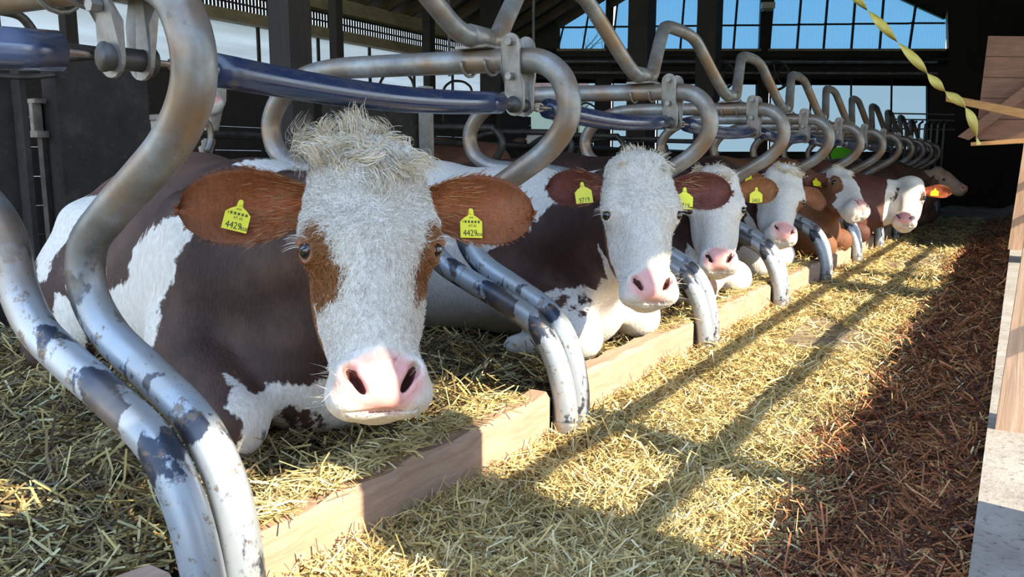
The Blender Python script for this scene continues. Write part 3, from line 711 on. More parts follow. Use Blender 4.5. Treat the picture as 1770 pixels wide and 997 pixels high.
    h(0,.472,-.06,(.088,.072,.085),.03); h(0,.485,.008,(.060,.042,.028),.014); h(0,.515,-.095,(.056,.034,.05),.02)
    for s in (-1, 1): h(s*.128,.335,.005,(.036,.10,.05),.05,True); h(s*.085,.105,.012,(.020,.035,.018),.05,True)
    eyes = []
    for s in (-1, 1):
        ea = np.array([s*.88, .06, .46]); ea /= np.linalg.norm(ea); ec = Hh(s*.116,.215,-.050); ax = RH@ea
        S.ell(ec+ax*.012*hs, np.array([.0235]*3)*hs, .006*hs, None, True); S.torus(ec+ax*.009*hs, ax, .0225*hs, .0055*hs, .008*hs); S.cone(ec+RH@np.array([-s*.008,-.019,.012])*hs, ec+RH@np.array([s*.012,-.014,.004])*hs+ax*.012*hs, .009*hs, .008*hs, .01*hs); eyes.append((ec, ax, s))
        a = s*.55; Rn = np.array([[cos(a), -sin(a), 0], [sin(a), cos(a), 0], [0, 0, 1]])
        h(s*.046,.482,.032,(.0085,.028,.045),.006,True,Rn); h(s*.060,.462,.034,(.012,.015,.026),.010,True)
    h(0,.532,-.02,(.070,.002,.070),.004,True)
    lo, hi = S.bounds(); pad = .06; fine, coarse = cfg.get('res', (.006,.025))
    hp = np.array([Hh(w,d,n) for w in (-.15,.15) for d in (-.02,.55) for n in (-.2,.06)]); flo, fhi = hp.min(0), hp.max(0)
    g = [rectgrid(lo[i]-pad, hi[i]+pad, flo[i], fhi[i], fine, coarse) for i in range(3)]
    V, F = surface_nets(S.eval(*g), *g)
    for _ in range(1):   # light relaxation
        acc = np.zeros_like(V); cnt = np.zeros(len(V))
        for a, b in ((0,1),(1,2),(2,3),(3,0)):
            np.add.at(acc, F[:,a], V[F[:,b]]); np.add.at(cnt, F[:,a], 1); np.add.at(acc, F[:,b], V[F[:,a]]); np.add.at(cnt, F[:,b], 1)
        V = V*.6+.4*acc/np.maximum(cnt, 1)[:, None]
    nb = len(V)
    # ears
    ears = []; allV = [V]; allF = [F]; EUV = [np.full((nb,3), -1.)]
    for s, key in ((-1,'earL'),(1,'earR')):
        ed = cfg.get(key, (s*1.0, .05, -.15)); er = RH@np.array(ed, float); en = RH@np.array(cfg.get(key+'n', (-s*.15,.10,1.0)), float)
        el = cfg.get('earlen', .23)*hs; ew = cfg.get('earw', .072)*hs
        if cfg.get(key+'b'): en = Nv*cfg[key+'b'][0]+Wv*cfg[key+'b'][1]+Dv*cfg[key+'b'][2]
        ro = Hh(s*.098,cfg.get('eard',.105),-.075)
        Ve, Fe, uv, sd = ear_mesh(ro, er, en, el, ew, .036*hs)
        n0_ = sum(len(v) for v in allV); allV.append(Ve); allF.append(Fe+n0_); EUV.append(uv); ears.append((ro, er/np.linalg.norm(er), en, el, ew, sd, s))
    V = np.concatenate(allV); F = np.concatenate(allF); EUV = np.concatenate(EUV)
    hl = ((V-P)@RH)/hs; w, d, n = hl.T; isear = EUV[:,0] >= 0
    bl = (V-base)/sc; a_, b_, c_ = bl@f, bl@l, bl[:,2]
    # coat pattern
    hd = np.minimum(np.minimum(.07-np.abs(0*w), n+cfg.get('maskn',.16)), .6-d); ishead = (d > -.08) & (d < .62) & (n > -.26) & (np.abs(w) < .17) & ~isear
    headw = np.clip((n+.20)/.06, 0, 1)*ishead
    fb = cfg['body'](a_, b_, c_, V); fh = cfg['facef'](w, d, n)
    neckf = cfg.get('neckf', lambda w, d, n: np.full(w.shape, .05))(w, d, n)
    fld = np.where(ishead, np.maximum(fh, np.minimum(neckf, -(n+cfg.get('maskn', .165)))), fb)
    nearhead = (~ishead) & ((n > -.35) & (d > -.1) & (d < .7) & (np.abs(w) < .3)) & ~isear
    fld = np.where(isear, .1, fld)
    bc = np.tile(np.array(cfg.get('brown', (.075,.032,.022))), (len(V),1)).astype(float)
    hb = np.array(cfg.get('facebrown', (.30,.12,.035))); bc[ishead & (n > -.15)] = hb
    eb = np.array(cfg.get('ear', (.30,.105,.032))); inner = (EUV[:,2] == 0) & isear
    u, v = EUV[:,0], EUV[:,1]
    bc[isear] = eb*.8
    tt = np.clip(1-np.abs(v)*.9, 0, 1)*np.clip(1.3-u, 0, 1); bc[inner] = (eb*(.75+.9*tt[:,None]))[inner]
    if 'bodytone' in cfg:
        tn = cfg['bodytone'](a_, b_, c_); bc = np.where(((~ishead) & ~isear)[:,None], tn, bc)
    pk = np.clip(1.25-np.hypot(w/.096, (d-.484)/.064)-np.clip(-.02-n,0,1)*20, 0, 1)*1.1
    for ec, ax, s in eyes:
        de = np.linalg.norm(V-ec-ax*.01*hs, axis=1)/hs; pk = np.maximum(pk, np.clip((.034-de)/.010, 0, 1)*cfg.get('eyepink', .40))
    for s in (-1, 1):   # darker skin inside the nostrils, with recess shade put into the colour
        a = s*.55; q_ = np.stack([w-s*.046, d-.480, n-.034], 1); rx = cos(a)*q_[:,0]+sin(a)*q_[:,1]; ry = -sin(a)*q_[:,0]+cos(a)*q_[:,1]
        ins = ((rx/.0095)**2+(ry/.028)**2 < 1) & (n < .022) & (n > -.05) & (np.abs(d-.48) < .05); fld[ins] = .1; bc[ins] = (.16,.05,.042); pk[ins] = 0
    pk[isear] = 0; pk[~ishead & ~isear] = 0
    o = mesh_obj('cow', V, F, M['coat'], None, base, True, {'f': fld, 'bc': bc, 'pk': pk})
    tag(o, label, 'cow', cfg.get('group', 'cows lying along the kerb'))
    for ec, ax, s in eyes:
        m = MB(); r = .0200*hs; up_ = np.cross(ax, Wv); up_ = -Dv-ax*(-Dv@ax); up_ /= np.linalg.norm(up_); rt_ = np.cross(up_, ax)
        nu_, nv_ = 14, 9; VV = []; FF = []
        for i in range(nv_+1):
            th = pi*i/nv_
            for k in range(nu_): t = 2*pi*k/nu_; VV.append(ec+ax*.004*hs+r*(cos(th)*ax+sin(th)*(cos(t)*up_+sin(t)*rt_)))
        for i in range(nv_):
            for k in range(nu_): FF.append((i*nu_+k, i*nu_+(k+1)%nu_, (i+1)*nu_+(k+1)%nu_, (i+1)*nu_+k))
        mesh_obj('eye', VV, FF, M['eye_dark'], o, None, True)
        if cfg.get('lash'):
            k = 34; t = RNG.uniform(-1.1, 1.1, k); rt0 = ec+ax*.012*hs+.024*hs*(np.cos(t)[:,None]*up_+np.sin(t)[:,None]*rt_)
            dv = ax*.9+np.cos(t)[:,None]*up_*.35+np.sin(t)[:,None]*rt_*.7-up_*0; dv /= np.linalg.norm(dv, axis=1)[:,None]
            o_ = strands('eyelashes', rt0, dv, RNG.uniform(.028,.042,k)*hs, .0016, np.tile((.86,.80,.76),(k,1)), M['hair'], o, np.tile(-zz*.35,(k,1))); o_['kind'] = 'stuff'
    for (ro, er, en, el, ew, sd, s) in ears:
        tk = cfg.get('tagL' if s < 0 else 'tagR')
        if tk:
            num, small, u_, v_, det = tk[:5]; size = cfg.get('tagsize', .048)
            nf = en-er*(en@er); nf /= np.linalg.norm(nf); sdn = np.cross(er, nf); 
            if sdn@Dv < 0: sdn = -sdn
            c = ro+er*el*u_+sdn*ew*v_+nf*(.012-.02*(1-v_*v_))
            upv = -Dv*cos(tk[5])+Wv*sin(tk[5]) if len(tk) > 5 else -Dv
            ear_tag(o, c, upv, nf*.8+Nv*.4, size, num, small, det)
    return dict(o=o, V=V, F=F, hl=hl, fld=fld, bc=bc, pk=pk, isear=isear, ishead=ishead, EUV=EUV, RH=RH, hs=hs, P=P, Hh=Hh, Wv=Wv, Dv=Dv, Nv=Nv, ears=ears)
def normals(V, F):
    nn = np.zeros_like(V); fn = np.cross(V[F[:,2]]-V[F[:,0]], V[F[:,3]]-V[F[:,1]])
    for i in range(4): np.add.at(nn, F[:,i], fn)
    return nn/(np.linalg.norm(nn, axis=1)[:,None]+1e-12)
def face_fur(c, count, length, curl=.0, earcount=1500, lift=.28):
    V, F, hl = c['V'], c['F'], c['hl']; NN = normals(V, F); w, d, n = hl.T
    ok = np.where(c['ishead'] & (n > -.11) & (d < .44) & (d > -.06) & (c['pk'] < .2))[0]; pick = RNG.choice(ok, count)
    pos = V[pick]+RNG.normal(size=(count,3))*.002; nn = NN[pick]; ww, dd = w[pick], d[pick]
    wh = .17   # whorl height on the forehead
    dl = np.stack([ww*1.1, dd-wh, np.zeros(count)], 1); dl[:,0] += RNG.normal(size=count)*.05; dl[:,1] += RNG.normal(size=count)*.05
    dw = dl@c['RH'].T; dw -= nn*(dw*nn).sum(1)[:,None]; dw /= np.linalg.norm(dw, axis=1)[:,None]+1e-9
    dr = dw+nn*lift*RNG.uniform(.5,1.5,count)[:,None]; dr /= np.linalg.norm(dr, axis=1)[:,None]
    wc = np.where((c['fld'][pick]+RNG.normal(size=count)*.006 > 0)[:,None], c['bc'][pick]*RNG.uniform(.7,1.3,count)[:,None], WHITEC*RNG.uniform(.60,1.12,count)[:,None])
    ln = length*RNG.uniform(.6,1.2,count)*np.clip(1.35-dd*2.4,.35,1.3)
    o = strands('face_hair', pos, dr, ln, .0016, wc, M['hair'], c['o'], -nn*.25, curl, 3); o['kind'] = 'stuff'
    ok = np.where(c['isear'])[0]; pick = RNG.choice(ok, earcount); e = c['EUV'][pick]; pos = V[pick]; nn = NN[pick]
    er = np.array([c['ears'][0][1] if c['hl'][k,0] < 0 else c['ears'][1][1] for k in pick]); sd = np.array([c['ears'][0][5] if c['hl'][k,0] < 0 else c['ears'][1][5] for k in pick])
    dv = er*.8+sd*e[:,1:2]*.45+nn*.15+RNG.normal(size=er.shape)*.15; dv /= np.linalg.norm(dv, axis=1)[:,None]
    edge = np.abs(e[:,1]) > .8; inner = (e[:,2] == 0) & (e[:,0] < .5)
    ln = np.where(inner, .030, .0085)*RNG.uniform(.6,1.3,earcount)
    col = c['bc'][pick]*RNG.uniform(.7,1.5,earcount)[:,None]; col = np.where((inner & (RNG.random(earcount) < .3))[:,None], np.array([.55,.33,.16]), col)
    o = strands('ear_hair', pos, dv, ln, .0015, col, M['hair'], c['o'], None, 0, 2); o['kind'] = 'stuff'
def poll_curls(c, nlock, L, cr, turns, per=60, area=(.085,.035), wd=.0009, lo=0.0, extra=()):
    # coherent wavy locks growing from the poll, each one a bundle of fine hairs
    m = MB(); cols = []; jobs = []
    for _ in range(nlock):
        w0 = np.clip(RNG.normal()*.5,-1,1)*area[0]; d0 = RNG.uniform(-.02,area[1]); fwd = RNG.uniform(-.2,.6)
        upw = RNG.random() < .5; dirv = (w0/area[0]*.9+RNG.normal()*.45, -.8 if (d0 < .015 and upw) else RNG.uniform(-.2,.9), .35+fwd*.6)
        jobs.append((w0, d0, -.055+max(0,d0)*.9, dirv, L*RNG.uniform(.7,1.2), cr*RNG.uniform(.7,1.3), turns*RNG.uniform(.7,1.3)))
    for (w0, d0, n0, dirv, LL, R_, tn) in jobs+list(extra):
        dv = c['RH']@np.array(dirv, float); dv /= np.linalg.norm(dv); sd = np.cross(dv, c['Nv']); sd /= np.linalg.norm(sd)+1e-9; up = np.cross(sd, dv)
        ph = RNG.uniform(0, 2*pi) if tn < 1 else 0; sg = 1 if w0 >= 0 else -1; tint = RNG.uniform(.82,1.1)
        for k in range(per):
            r0 = c['Hh'](w0+RNG.normal()*.009, d0+RNG.normal()*.007, n0+RNG.normal()*.006); l2 = LL*RNG.uniform(.75,1.08); r2 = R_*RNG.uniform(.85,1.15); jit = RNG.normal(size=3)*.004; ph2 = ph+RNG.normal()*.12
            n_ = len(m.V); q = np.cross(dv, RNG.normal(size=3)); q = q/np.linalg.norm(q)
            for i in range(10):
                t = i/9; a = ph2+tn*2*pi*t; g = min(1, t*2.2)
                p = r0+dv*l2*(t*(1-.35*t*min(1,tn)))+sg*sd*r2*(sin(a)-sin(ph2))*g+up*r2*(cos(ph2)-cos(a))*.7*g+jit*t
                w_ = wd*(1-.6*t); m.V += [tuple(p-q*w_), tuple(p+q*w_)]
            m.F += [(n_+2*i, n_+2*i+1, n_+2*i+3, n_+2*i+2) for i in range(9)]
            cc = np.array([.86,.78,.64])*tint*RNG.uniform(.7,1.15)*(np.array([1,.84,.58]) if RNG.random() < .18 else 1); cols += [cc]*20
    o = mesh_obj('forelock', m.V, m.F, M['hair'], c['o'], None, True, {'scol': np.array(cols)}); o['kind'] = 'stuff'; return o
def whiskers(c, count=70):
    hl = c['hl']; w, d, n = hl.T; ok = np.where(c['ishead'] & (d > .44) & (d < .52) & (n > -.11) & (np.abs(w) > .065))[0]; pick = RNG.choice(ok, count); NN = normals(c['V'], c['F'])[pick]
    dv = NN+RNG.normal(size=NN.shape)*.25+c['Dv']*.3; dv /= np.linalg.norm(dv, axis=1)[:,None]
    o = strands('whiskers', c['V'][pick], dv, RNG.uniform(.015,.05,count), .0009, np.tile((.75,.70,.6),(count,1)), M['hair'], c['o'], None, 0, 2); o['kind'] = 'stuff'

def P2(pts, y): return [(lambda q: (q[0], q[2]))(ony(u, v, y)) for u, v in pts]
def ellf(w, d, n, c, r): return (1-np.sqrt(((w-c[0])/r[0])**2+((d-c[1])/r[1])**2+((n-c[2])/r[2])**2))*min(r)
# ---- cow 1
class Decal:   # flat projection of a coat marking onto the animal along one direction
    def __init__(s, u, v, depth):
        s.c = atd(u, v, depth); r = ray(u, v); r = r/np.linalg.norm(r); s.e1 = np.cross(r, [0,0,1.]); s.e1 /= np.linalg.norm(s.e1); s.e2 = np.cross(s.e1, r); s.k = depth/FPX; s.u = u; s.v = v
    def sd(s, V, poly):
        q = V-s.c; return polysd(q@s.e1, q@s.e2, [((a-s.u)*s.k, -(b-s.v)*s.k) for a, b in poly])
DK1 = Decal(260,470,2.0); DK1b = Decal(440,720,1.95)
W1 = [[(15,300),(55,318),(112,280),(185,288),(205,300),(150,325),(118,345),(95,390),(70,420),(52,440),(45,480),(20,480)],
      [(345,342),(318,352),(300,375),(258,395),(236,425),(222,470),(200,500),(165,505),(150,540),(135,600),(130,720),(245,690),(250,610),(262,560),(285,500),(300,450),(325,420),(335,395),(352,370)],
      [(88,455),(112,440),(125,470),(105,505),(85,500)],[(150,460),(172,450),(182,470),(160,480)],[(60,500),(95,520),(120,560),(115,700),(30,700)]]
W1b = [[(388,640),(404,645),(432,668),(450,715),(462,810),(430,815),(408,770),(425,725),(400,700),(412,670)],[(430,688),(470,672),(500,668),(530,676),(560,672),(575,760),(640,830),(470,830),(455,760)],[(560,690),(640,690),(660,830),(590,830)]]
W1t = [(415,285),(450,270),(550,255),(560,285),(500,298),(470,305)]
SP1 = [[(482,715),(505,708),(512,740),(500,752)],[(515,712),(528,718),(535,755),(520,760)],[(540,722),(552,722),(556,745),(545,750)]]
def body1(a, b, c, V):
    f = np.full(len(V), .2)
    for p in W1: f = np.minimum(f, -DK1.sd(V, p))
    for p in W1b: f = np.minimum(f, np.where(a > -.30, -DK1b.sd(V, p), .2))
    f = np.minimum(f, -DK1.sd(V, W1t))
    for p in SP1: f = np.maximum(f, np.where(a > -.30, DK1b.sd(V, p), -.2))
    return f
def face1(w, d, n):
    L_ = [(-.105,.165),(-.088,.20),(-.062,.275),(-.068,.31),(-.100,.325),(-.135,.28),(-.15,.2)]
    return np.maximum(np.maximum(polysd(w, d, L_), polysd(w, d, [(.110,.17),(.092,.225),(.072,.28),(.080,.325),(.105,.30),(.15,.25),(.15,.18)])), np.where(n < -.12, np.minimum(.02, -.12-n), -.05))
def tone1(a, b, c):
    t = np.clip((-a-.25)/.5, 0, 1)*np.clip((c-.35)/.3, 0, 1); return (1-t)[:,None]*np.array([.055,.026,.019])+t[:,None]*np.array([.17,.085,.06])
C1 = cow('large brown and white cow with curly forelock and yellow tags 4429, nearest', (-1.52,1.43,.12), radians(-19), atd(640,238,1.66), atd(662,722,1.53), radians(7),
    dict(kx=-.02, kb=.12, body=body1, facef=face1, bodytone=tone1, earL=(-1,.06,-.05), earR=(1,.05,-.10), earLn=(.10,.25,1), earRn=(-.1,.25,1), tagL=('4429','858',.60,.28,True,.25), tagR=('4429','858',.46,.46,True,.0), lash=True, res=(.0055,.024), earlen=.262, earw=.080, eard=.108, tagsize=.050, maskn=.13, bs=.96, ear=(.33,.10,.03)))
face_fur(C1, 26000, .022, .003, 9000)
poll_curls(C1, 60, .085, .014, .75, 60, (.092,.05), .0009, 0, [(-.075,.0,-.05,(-1,-.5,.4),.10,.034,.85),(-.07,.005,-.045,(-1,-.35,.5),.10,.030,.8),(-.06,-.01,-.05,(-.7,-.9,.3),.11,.030,.85),(-.08,.015,-.05,(-1,.1,.4),.08,.026,.8),(.0,.04,-.01,(.05,.9,.5),.11,.008,.6),(.01,.05,-.005,(.0,.9,.4),.11,.008,.6),(-.015,.05,-.005,(-.1,.9,.4),.10,.008,.6),(.02,.03,-.015,(.15,.9,.4),.10,.008,.6)])
whiskers(C1)
# ---- cow 2
D2 = [P2(p, 2.38) for p in ([(835,440),(900,395),(960,340),(1000,318),(1040,318),(1045,480),(1012,500),(975,505),(930,512),(890,505),(850,500)],)]
SP2 = [P2(p, 2.42) for p in ([(957,515),(972,508),(980,530),(965,540)],[(985,510),(1002,505),(1000,530),(988,535)],[(1006,520),(1012,520),(1011,545),(1005,545)])]
def body2(a, b, c, V):
    x, z = V[:,0], V[:,2]; f = np.full(len(V), -.2)
    for p in D2+SP2: f = np.maximum(f, polysd(x, z, p))
    f = np.maximum(f, np.where((a < -.75), .10-np.abs(np.sin(a*5+c*3))*.16, -.2)); return f
C2 = cow('white faced cow with dark brown neck patch and yellow tag 9719, second from the camera', (-1.36,2.66,.12), radians(-4), atd(1108,262,2.44), atd(1128,527,2.32), radians(14),
    dict(body=body2, facef=lambda w,d,n: np.where((n < -.12) & (w < 0), np.minimum(.02, -.125-n+.04*(w+.1)), -.1), earL=(-1,-.08,-.15), earR=(1,.18,.22), earLn=(.2,.25,1), earRn=(-.3,.25,1), tagL=('9719','',.42,.35,False,-.1), tagR=('9719','',.30,.55,False,.1), bs=.93, lash=True, res=(.008,.028), ear=(.17,.045,.03), brown=(.06,.026,.02), tagsize=.052, earlen=.225, earw=.072, eyepink=.45, maskn=.14))
face_fur(C2, 14000, .015, .002, 4000); whiskers(C2, 40)
poll_curls(C2, 22, .035, .005, .4, 45, (.075,.05), .0011)
# ---- cow 3
dark = lambda a, b, c, V: .06-.35*np.clip(.22-c, 0, 1)-np.clip(a+.02, 0, 1)*.6
C3 = cow('white faced cow with woolly poll and tag 2453, third from the camera', (-1.36,3.85,.12), radians(-3), atd(1238,286,3.62), atd(1243,471,3.48), radians(6),
    dict(body=lambda a,b,c,V: dark(a,b,c,V), facef=lambda w,d,n: np.full(w.shape,-.1), earL=(-1,.1,-.2), earR=(1,-.02,.0), earRn=(-.1,.3,1), tagR=('2453','',.48,.42,False,.05), res=(.010,.035), ear=(.33,.13,.04), brown=(.05,.024,.018), earlen=.20, tagsize=.055, maskn=.15))
face_fur(C3, 2500, .012, 0, 900)
poll_curls(C3, 34, .030, .009, .9, 30, (.085,.07), .0014)
# ---- cow 4
C4 = cow('white faced cow turned slightly right with pink muzzle, fourth from the camera', (-1.42,5.05,.12), radians(-3), atd(1365,283,4.66), atd(1352,417,4.45), radians(22),
    dict(body=dark, facef=lambda w,d,n: ellf(w,d,n,(.11,.24,-.06),(.035,.05,.05)), earL=(-1,.12,-.2), earR=(1,.1,-.3), tagL=('','',.45,.2,False), res=(.012,.04), ear=(.28,.10,.035), brown=(.055,.025,.018), tagsize=.055, maskn=.15))
poll_curls(C4, 30, .030, .008, .9, 26, (.085,.07), .0017)
# ---- cow 5, profile
C5 = cow('orange brown cow with white muzzle seen in profile facing right', (-1.28,6.28,.12), radians(-3), atd(1458,288,5.80), atd(1491,366,5.45), radians(58),
    dict(body=lambda a,b,c,V: .1-np.clip(.14-c,0,1), facef=lambda w,d,n: np.maximum(np.minimum(np.minimum(.36-d-.5*np.clip(n+.12,0,1),-.085-n),.05), ellf(w,d,n,(-.11,.235,-.05),(.045,.075,.06))), earL=(-1,.35,-.5), earR=(1,.1,-.3), earLn=(-.3,.2,1), tagL=('','',.55,.35,False), res=(.014,.045), ear=(.16,.045,.025), brown=(.26,.105,.045), facebrown=(.25,.10,.04), tagsize=.06, maskn=.14))
poll_curls(C5, 22, .060, .010, .7, 26, (.06,.04), .002)
# ---- cow 6
C6 = cow('dark red brown cow with white face and brown eye rings, sixth along the kerb', (-1.28,7.52,.12), radians(6), atd(1574,302,7.1), atd(1562,388,6.85), radians(-4),
    dict(body=lambda a,b,c,V: np.full(len(V),.1), facef=lambda w,d,n: np.maximum(ellf(w,d,n,(-.10,.20,-.04),(.045,.07,.06)), ellf(w,d,n,(.11,.20,-.05),(.035,.06,.06))), earL=(-1,.15,-.2), earR=(1,.12,.05), tagL=('','',.5,.2,False), tagR=('','',.45,.2,False), res=(.016,.05), ear=(.42,.09,.03), brown=(.11,.032,.02), facebrown=(.10,.035,.02), tagsize=.06, maskn=.13))
# ---- cow 7
C7 = cow('pale tan cow in profile facing right, farthest in the row', (-1.0,9.95,.12), radians(-5), atd(1622,286,8.75), atd(1672,330,8.6), radians(66),
    dict(body=lambda a,b,c,V: np.full(len(V),.1), facef=lambda w,d,n: np.full(w.shape,.1), earL=(-1,.35,-.4), res=(.02,.055), ear=(.16,.07,.05), brown=(.10,.05,.035), facebrown=(.50,.36,.26), maskn=.2))

# ------------------------------------------------------------------ background of the second row
def xpanel(name, u0, v0, u1, v1, x, th, mat, label, cat, zb=0):
    a = onx(u0, v0, x); b = onx(u1, v1, x); y0_, y1_ = sorted((a[1], b[1])); zt = max(a[2], onx(u1, v0, x)[2])
    o = MB().box((x-th,y0_,zb),(x,y1_,zt)).build(name, mat); return tag(o, label, cat)
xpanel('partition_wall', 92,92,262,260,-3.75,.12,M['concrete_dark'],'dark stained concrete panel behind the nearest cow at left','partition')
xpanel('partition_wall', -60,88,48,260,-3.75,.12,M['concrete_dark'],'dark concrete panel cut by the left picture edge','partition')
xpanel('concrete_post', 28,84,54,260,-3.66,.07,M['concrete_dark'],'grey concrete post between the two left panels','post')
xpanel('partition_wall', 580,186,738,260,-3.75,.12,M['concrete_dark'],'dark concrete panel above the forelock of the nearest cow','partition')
xpanel('concrete_post', 736,150,750,260,-3.66,.07,M['concrete'],'slim grey post at the right end of the dark panel','post')
tk = tag(empty('water_trough', onx(330,250,-4.0)), 'grey water trough behind the thick leaning tube', 'trough')
a = onx(316,205,-4.1); b = onx(352,258,-4.1)
MB().box((-4.4,a[1],b[2]),(-4.1,b[1]-.12,a[2])).build('basin', M['concrete'], tk); MB().box((-4.42,a[1]-.02,a[2]),(-4.08,b[1]-.1,a[2]+.03)).build('rim', M['plate'], tk)
MB().box((-4.35,a[1]+.03,0),(-4.15,b[1]-.16,b[2])).build('pedestal', M['concrete_dark'], tk)
MB().tube(crom([onx(325,206,-4.05),onx(345,206,-4.05),onx(360,215,-4.05),onx(364,240,-4.05),onx(357,262,-4.05)],4),.02,8).build('pipe', M['galvanised_rail'], tk, None, True)
va = tag(empty('valve_box', onx(75,200,-3.9)), 'small pale steel frame between the left concrete panels', 'frame')
p0 = onx(57,170,-3.85); p1 = onx(92,238,-3.85); MB().box((-3.9,p0[1],p0[2]-.02),(-3.84,p1[1],p0[2])).build('bar', M['plate'], va); MB().box((-3.9,p0[1],p1[2]),(-3.84,p1[1],p1[2]+.03)).build('bar', M['plate'], va)
for t in (.05,.6): 
    y = p0[1]+(p1[1]-p0[1])*t; MB().box((-3.9,y,p1[2]),(-3.87,y+.05,p0[2])).build('plate', M['plate'], va)
MB().box((-3.9,p0[1]+.03,0),(-3.86,p0[1]+.07,p1[2])).build('stand', M['dark_steel'], va)
tag(MB().tube(crom([onx(-40,14,-3.2),onx(0,18,-3.2),onx(35,28,-3.2),onx(58,55,-3.2),onx(75,85,-3.2),onx(100,98,-3.2),onx(160,96,-3.2)],6),.018,8).build('bent_bar', M['dark_steel'], None, None, True), 'thin bent steel bar at the upper left edge', 'bar')
tag(MB().tube(crom([onx(-40,128,-3.6),onx(40,133,-3.6),onx(97,129,-3.6)],6),.012,8).build('cable', M['dark_steel'], None, None, True), 'thin dark cable across the left concrete post', 'cable')
# dark plank screen added behind the second row to block light
pt = tag(empty('partition', (-6.9,6,0)), 'long dark plank screen added behind the second row to block light', 'partition')
k = 0
for (ya, yb, top) in ((.3,8.6,1.77),(8.6,11.7,1.58),(11.7,14.0,1.38)):
    z = 0
    while z < top-.01:
        MB().box((-6.95+.006*(k%2),ya,z),(-6.90+.006*(k%2),yb,min(top,z+.235))).build('plank', M['timber_dark'], pt); z += .24; k += 1
# second row dividers, their unlit darkness put into the steel colour
sp_ = [(x+1.05, z) for x, z in [(-1.04,.0),(-1.05,.20),(-1.08,.305),(-1.26,.455),(-1.435,.59),(-1.35,.73),(-1.15,.855),(-1.075,.985),(-1.15,1.098),(-1.23,1.11),(-1.92,1.125),(-2.17,1.05),(-2.228,.96),(-2.12,.815),(-1.65,.755),(-1.535,.60),(-1.26,.425),(-1.082,.27),(-1.04,.0)]]
pts = [(x, .036-.072*i/(len(sp_)-1), z) for i, (x, z) in enumerate(sp_)]
SD0 = None
for i in range(5):
    x0, y0_ = -3.55, 5.6+i*1.2
    if SD0 is None:
        SD0 = empty('rear_divider', (x0, y0_, 0)); MB().tube(crom([(x0-.0+p[0], y0_+p[1], p[2]) for p in pts],4), .03, 10).build('loop_tube', M['dark_steel'], SD0, None, True)
        MB().tube([(x0+.01,y0_,0),(x0+.01,y0_,.08)],.06,10).build('foot_sleeve', M['dark_steel'], SD0)
        c = SD0
    else: c = copy_tree(SD0, None, (x0, y0_, 0))
    tag(c, 'dark tubular divider of the rear row, %s from the left' % ORD[i] if i else 'dark tubular divider of the rear row, leftmost', 'stall divider', 'dividers of the rear row')
for (u0, u1, v0, v1, lab) in ((655,716,124,152,'small arched dark handle above the neck tube, left one'),(766,816,140,160,'small arched dark handle above the neck tube, right one'),(998,1030,178,192,'small dark arch behind the second neck tube')):
    x = -6.88; pts_ = [onx(u0,v1+55,x),onx(u0,v1,x),onx(u0+(u1-u0)*.22,v0+3,x),onx(u0+(u1-u0)*.5,v0,x),onx(u1-(u1-u0)*.2,v0+4,x),onx(u1,v1,x),onx(u1,v1+55,x)]
    tag(MB().tube(crom(pts_,5),.018,8).build('arch_bar', M['dark_steel'], None, None, True), lab, 'bar')
for z, lab in ((1.0,'upper long dark rail behind the rear row'),(.62,'lower long dark rail behind the rear row')):
    tag(MB().tube([(-4.3,3.0,z),(-4.3,13.5,z)],.025,8).build('rear_rail', M['dark_steel']), lab, 'rail')
gt = tag(empty('feed_gate', (-2.6,13.6,0)), 'cluster of dark upright bars at the far end of the row', 'gate')
for i in range(9):
    p = ongable(1545+i*11, 215, 13.6); MB().tube([(p[0],p[1],0),(p[0],p[1],p[2]),tuple(np.array([p[0],p[1],p[2]])+RT*.06+[0,0,.05])],.022,6).build('bar', M['dark_steel'], gt)
for v in (196,206,222): MB().tube([ongable(1540,v,13.6), ongable(1650,v+2,13.6)],.014,6).build('rail', M['plate'], gt)
struct(MB().box((-6.85,4.5,0),(-3.8,10.5,.30)).build('rear_bed', M['bed_soil']))
# cows of the rear row
def bw(seed):
    def fn(a, b, c, V): return (vnoise(a*2.3+seed, c*2.6+b*2.2+seed*3, seed)-.42)*.5
    return fn
G2 = dict(group='cows in the rear row', res=(.03,.06), maskn=.15)
def rear(label, x, y, hd, col, seed, stand=False, P=None, Mz=None, **kw):
    b = np.array([x, y, kw.pop('z', .30)]); f = np.array([cos(hd), sin(hd), 0])
    if P is None: P = b+f*.32+[0,0,.80]; Mz = b+f*.62+[0,0,.36]
    cfg = dict(G2, body=bw(seed), facef=lambda w,d,n: np.full(w.shape,-.1), brown=col, ear=col, face=f*1.0+np.array([0,0,.6]), stand=stand); cfg.update(kw); cow(label, b, hd, P, Mz, 0, cfg)
rear('brown and white cow lying behind the dark panel post', -5.45, 6.2, pi, (.20,.085,.05), 3)
rear('black and white cow lying beyond the second divider loop', -5.45, 7.4, pi, (.014,.011,.010), 5)
rear('dark cow lying far behind the third cow', -5.5, 9.8, pi, (.03,.02,.016), 12)
Pa, Ma = atd(925,222,9.7), atd(928,262,9.3); rear('white faced cow looking through the second divider loop', Pa[0]-.30, 8.62, radians(-4), (.05,.025,.018), 17, False, Pa, Ma, face=CAM-Pa, bs=.92)
Ph, Mh = atd(360,108,5.3), atd(367,180,5.05)
rear('dark cow standing at back left with white face and pink nose', Ph[0]-.42, Ph[1]+.1, radians(-12), (.02,.015,.012), 4, True, Ph, Mh, z=0.0, bs=.9, face=CAM-Ph, body=lambda a,b,c,V: np.where((a>.02)&(np.abs(b)<.07),-.05,.1))

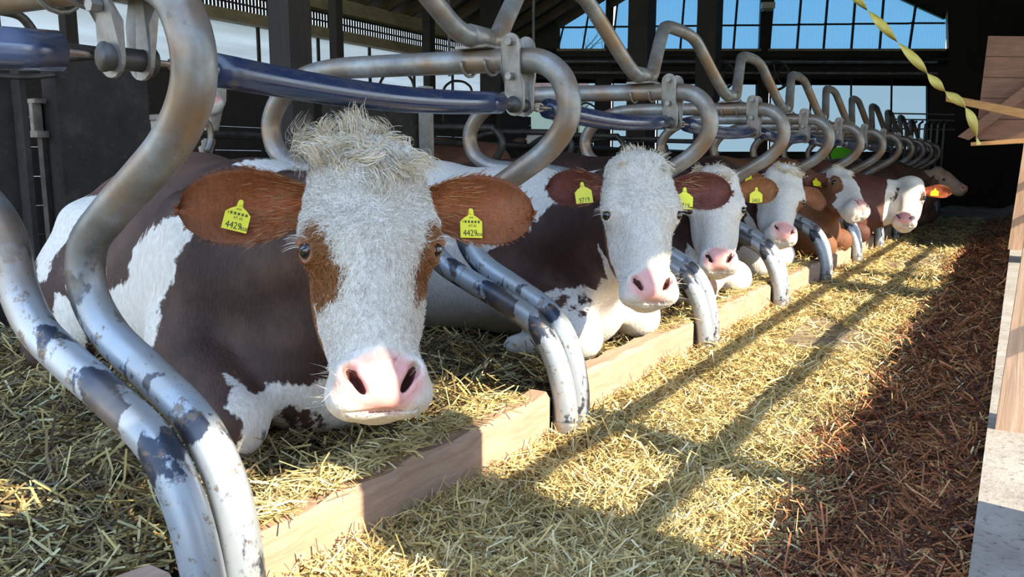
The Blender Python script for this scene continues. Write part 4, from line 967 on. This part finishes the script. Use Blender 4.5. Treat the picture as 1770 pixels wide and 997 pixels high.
# ------------------------------------------------------------------ straw
def straw(name, label, X, Y, Z, length, width, cols, tilt, cat='straw'):
    n = len(X); az = RNG.uniform(0, 2*pi, n); el = RNG.normal(size=n)*tilt
    d = np.stack([np.cos(az)*np.cos(el), np.sin(az)*np.cos(el), np.sin(el)], 1); s = np.cross(d, RNG.normal(size=(n,3))*.5+np.array([0,0,1.])); s /= np.linalg.norm(s, axis=1)[:,None]
    u = np.cross(s, d); bend = RNG.normal(size=n)*.12*length; c = np.stack([X, Y, Z+np.abs(np.sin(el))*length*.45], 1)
    side = RNG.normal(size=n)*.08*length
    rows = []
    for t in (-.5, 0, .5):
        p = c+d*(length*t)[:,None]+(u*bend[:,None]*(1-4*t*t)*.5)+s*(side*(1-4*t*t))[:,None]; rows += [p-s*(width/2)[:,None], p+s*(width/2)[:,None]]
    V = np.stack(rows, 1).reshape(-1, 3); b = np.arange(n)*6
    F = np.concatenate([np.stack([b,b+1,b+3,b+2],1), np.stack([b+2,b+3,b+5,b+4],1)])
    o = mesh_obj(name, V, F, M['straw'], None, (X.mean(), Y.mean(), 0), False, {'scol': np.repeat(cols, 6, 0)})
    return tag(o, label, cat, None, 'stuff')
def ysample(n, a, b, p=1.6):
    # density falls off with distance
    u = RNG.random(n); q = 1-p; A, B = (a+.35)**q, (b+.35)**q; return (A+(B-A)*u)**(1/q)-.35
def palette(n, cols, wts, jit=.25):
    k = RNG.choice(len(cols), n, p=np.array(wts)/sum(wts)); c = np.array(cols)[k]*RNG.uniform(1-jit, 1+jit, n)[:,None]; return np.clip(c, 0, .95)
n = 120000; Y = ysample(n, .75, 13.0, 1.7); X = RNG.uniform(-1.075, -.03, n)
clump = vnoise(X*4, Y*4, 21)+.5*vnoise(X*11, Y*11, 22); bare = (vnoise(X*2.2+3, Y*1.3, 31) > .66) & (X > -.85) & (X < -.5) & (RNG.random(n) < .85)
keep = (RNG.random(n) < np.clip(clump*.9+.1, .15, 1)) & ~bare; X, Y = X[keep], Y[keep]; n = len(X)
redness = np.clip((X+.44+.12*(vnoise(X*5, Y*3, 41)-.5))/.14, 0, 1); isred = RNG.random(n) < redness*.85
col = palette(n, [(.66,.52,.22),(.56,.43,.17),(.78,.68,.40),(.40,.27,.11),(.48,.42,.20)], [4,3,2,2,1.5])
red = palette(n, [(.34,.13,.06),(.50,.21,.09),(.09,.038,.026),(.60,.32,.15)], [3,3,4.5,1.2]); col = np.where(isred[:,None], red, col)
dist = np.hypot(X, Y)
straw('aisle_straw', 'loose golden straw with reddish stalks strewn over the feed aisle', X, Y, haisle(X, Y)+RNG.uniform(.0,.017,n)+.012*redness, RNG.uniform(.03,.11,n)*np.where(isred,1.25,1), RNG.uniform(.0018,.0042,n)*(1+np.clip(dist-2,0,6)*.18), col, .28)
n = 70000; Y = ysample(n, .05, 11.0, 1.6); X = -1.19-RNG.random(n)**1.2*2.2
col = palette(n, [(.50,.39,.14),(.36,.27,.10),(.60,.52,.26),(.20,.14,.06),(.10,.07,.04),(.46,.45,.25)], [2.6,3,1.4,4.2,5,1.0])
dist = np.hypot(X, Y)
straw('bedding_straw', 'trampled yellow straw bedding in the stalls behind the kerb', X, Y, hbed(X, Y)+RNG.uniform(.0,.04,n), RNG.uniform(.04,.15,n), RNG.uniform(.002,.006,n)*(1+np.clip(dist-2,0,6)*.15), col, .3)
n = 6000; k = RNG.integers(0, 10, n); Y = ysample(n, .3, 9, 1.5); X = -1.135+RNG.normal(size=n)*.028; ok = vnoise(Y*3, X*0, 55) > .62; X, Y = X[ok], Y[ok]; n = len(X)
straw('kerb_straw', 'wisps of straw spilling over the kerb boards', X, Y, .188+RNG.uniform(0,.012,n), RNG.uniform(.03,.10,n), RNG.uniform(.0018,.004,n), palette(n, [(.60,.48,.20),(.72,.62,.34),(.40,.30,.12)], [3,2,2]), .12)
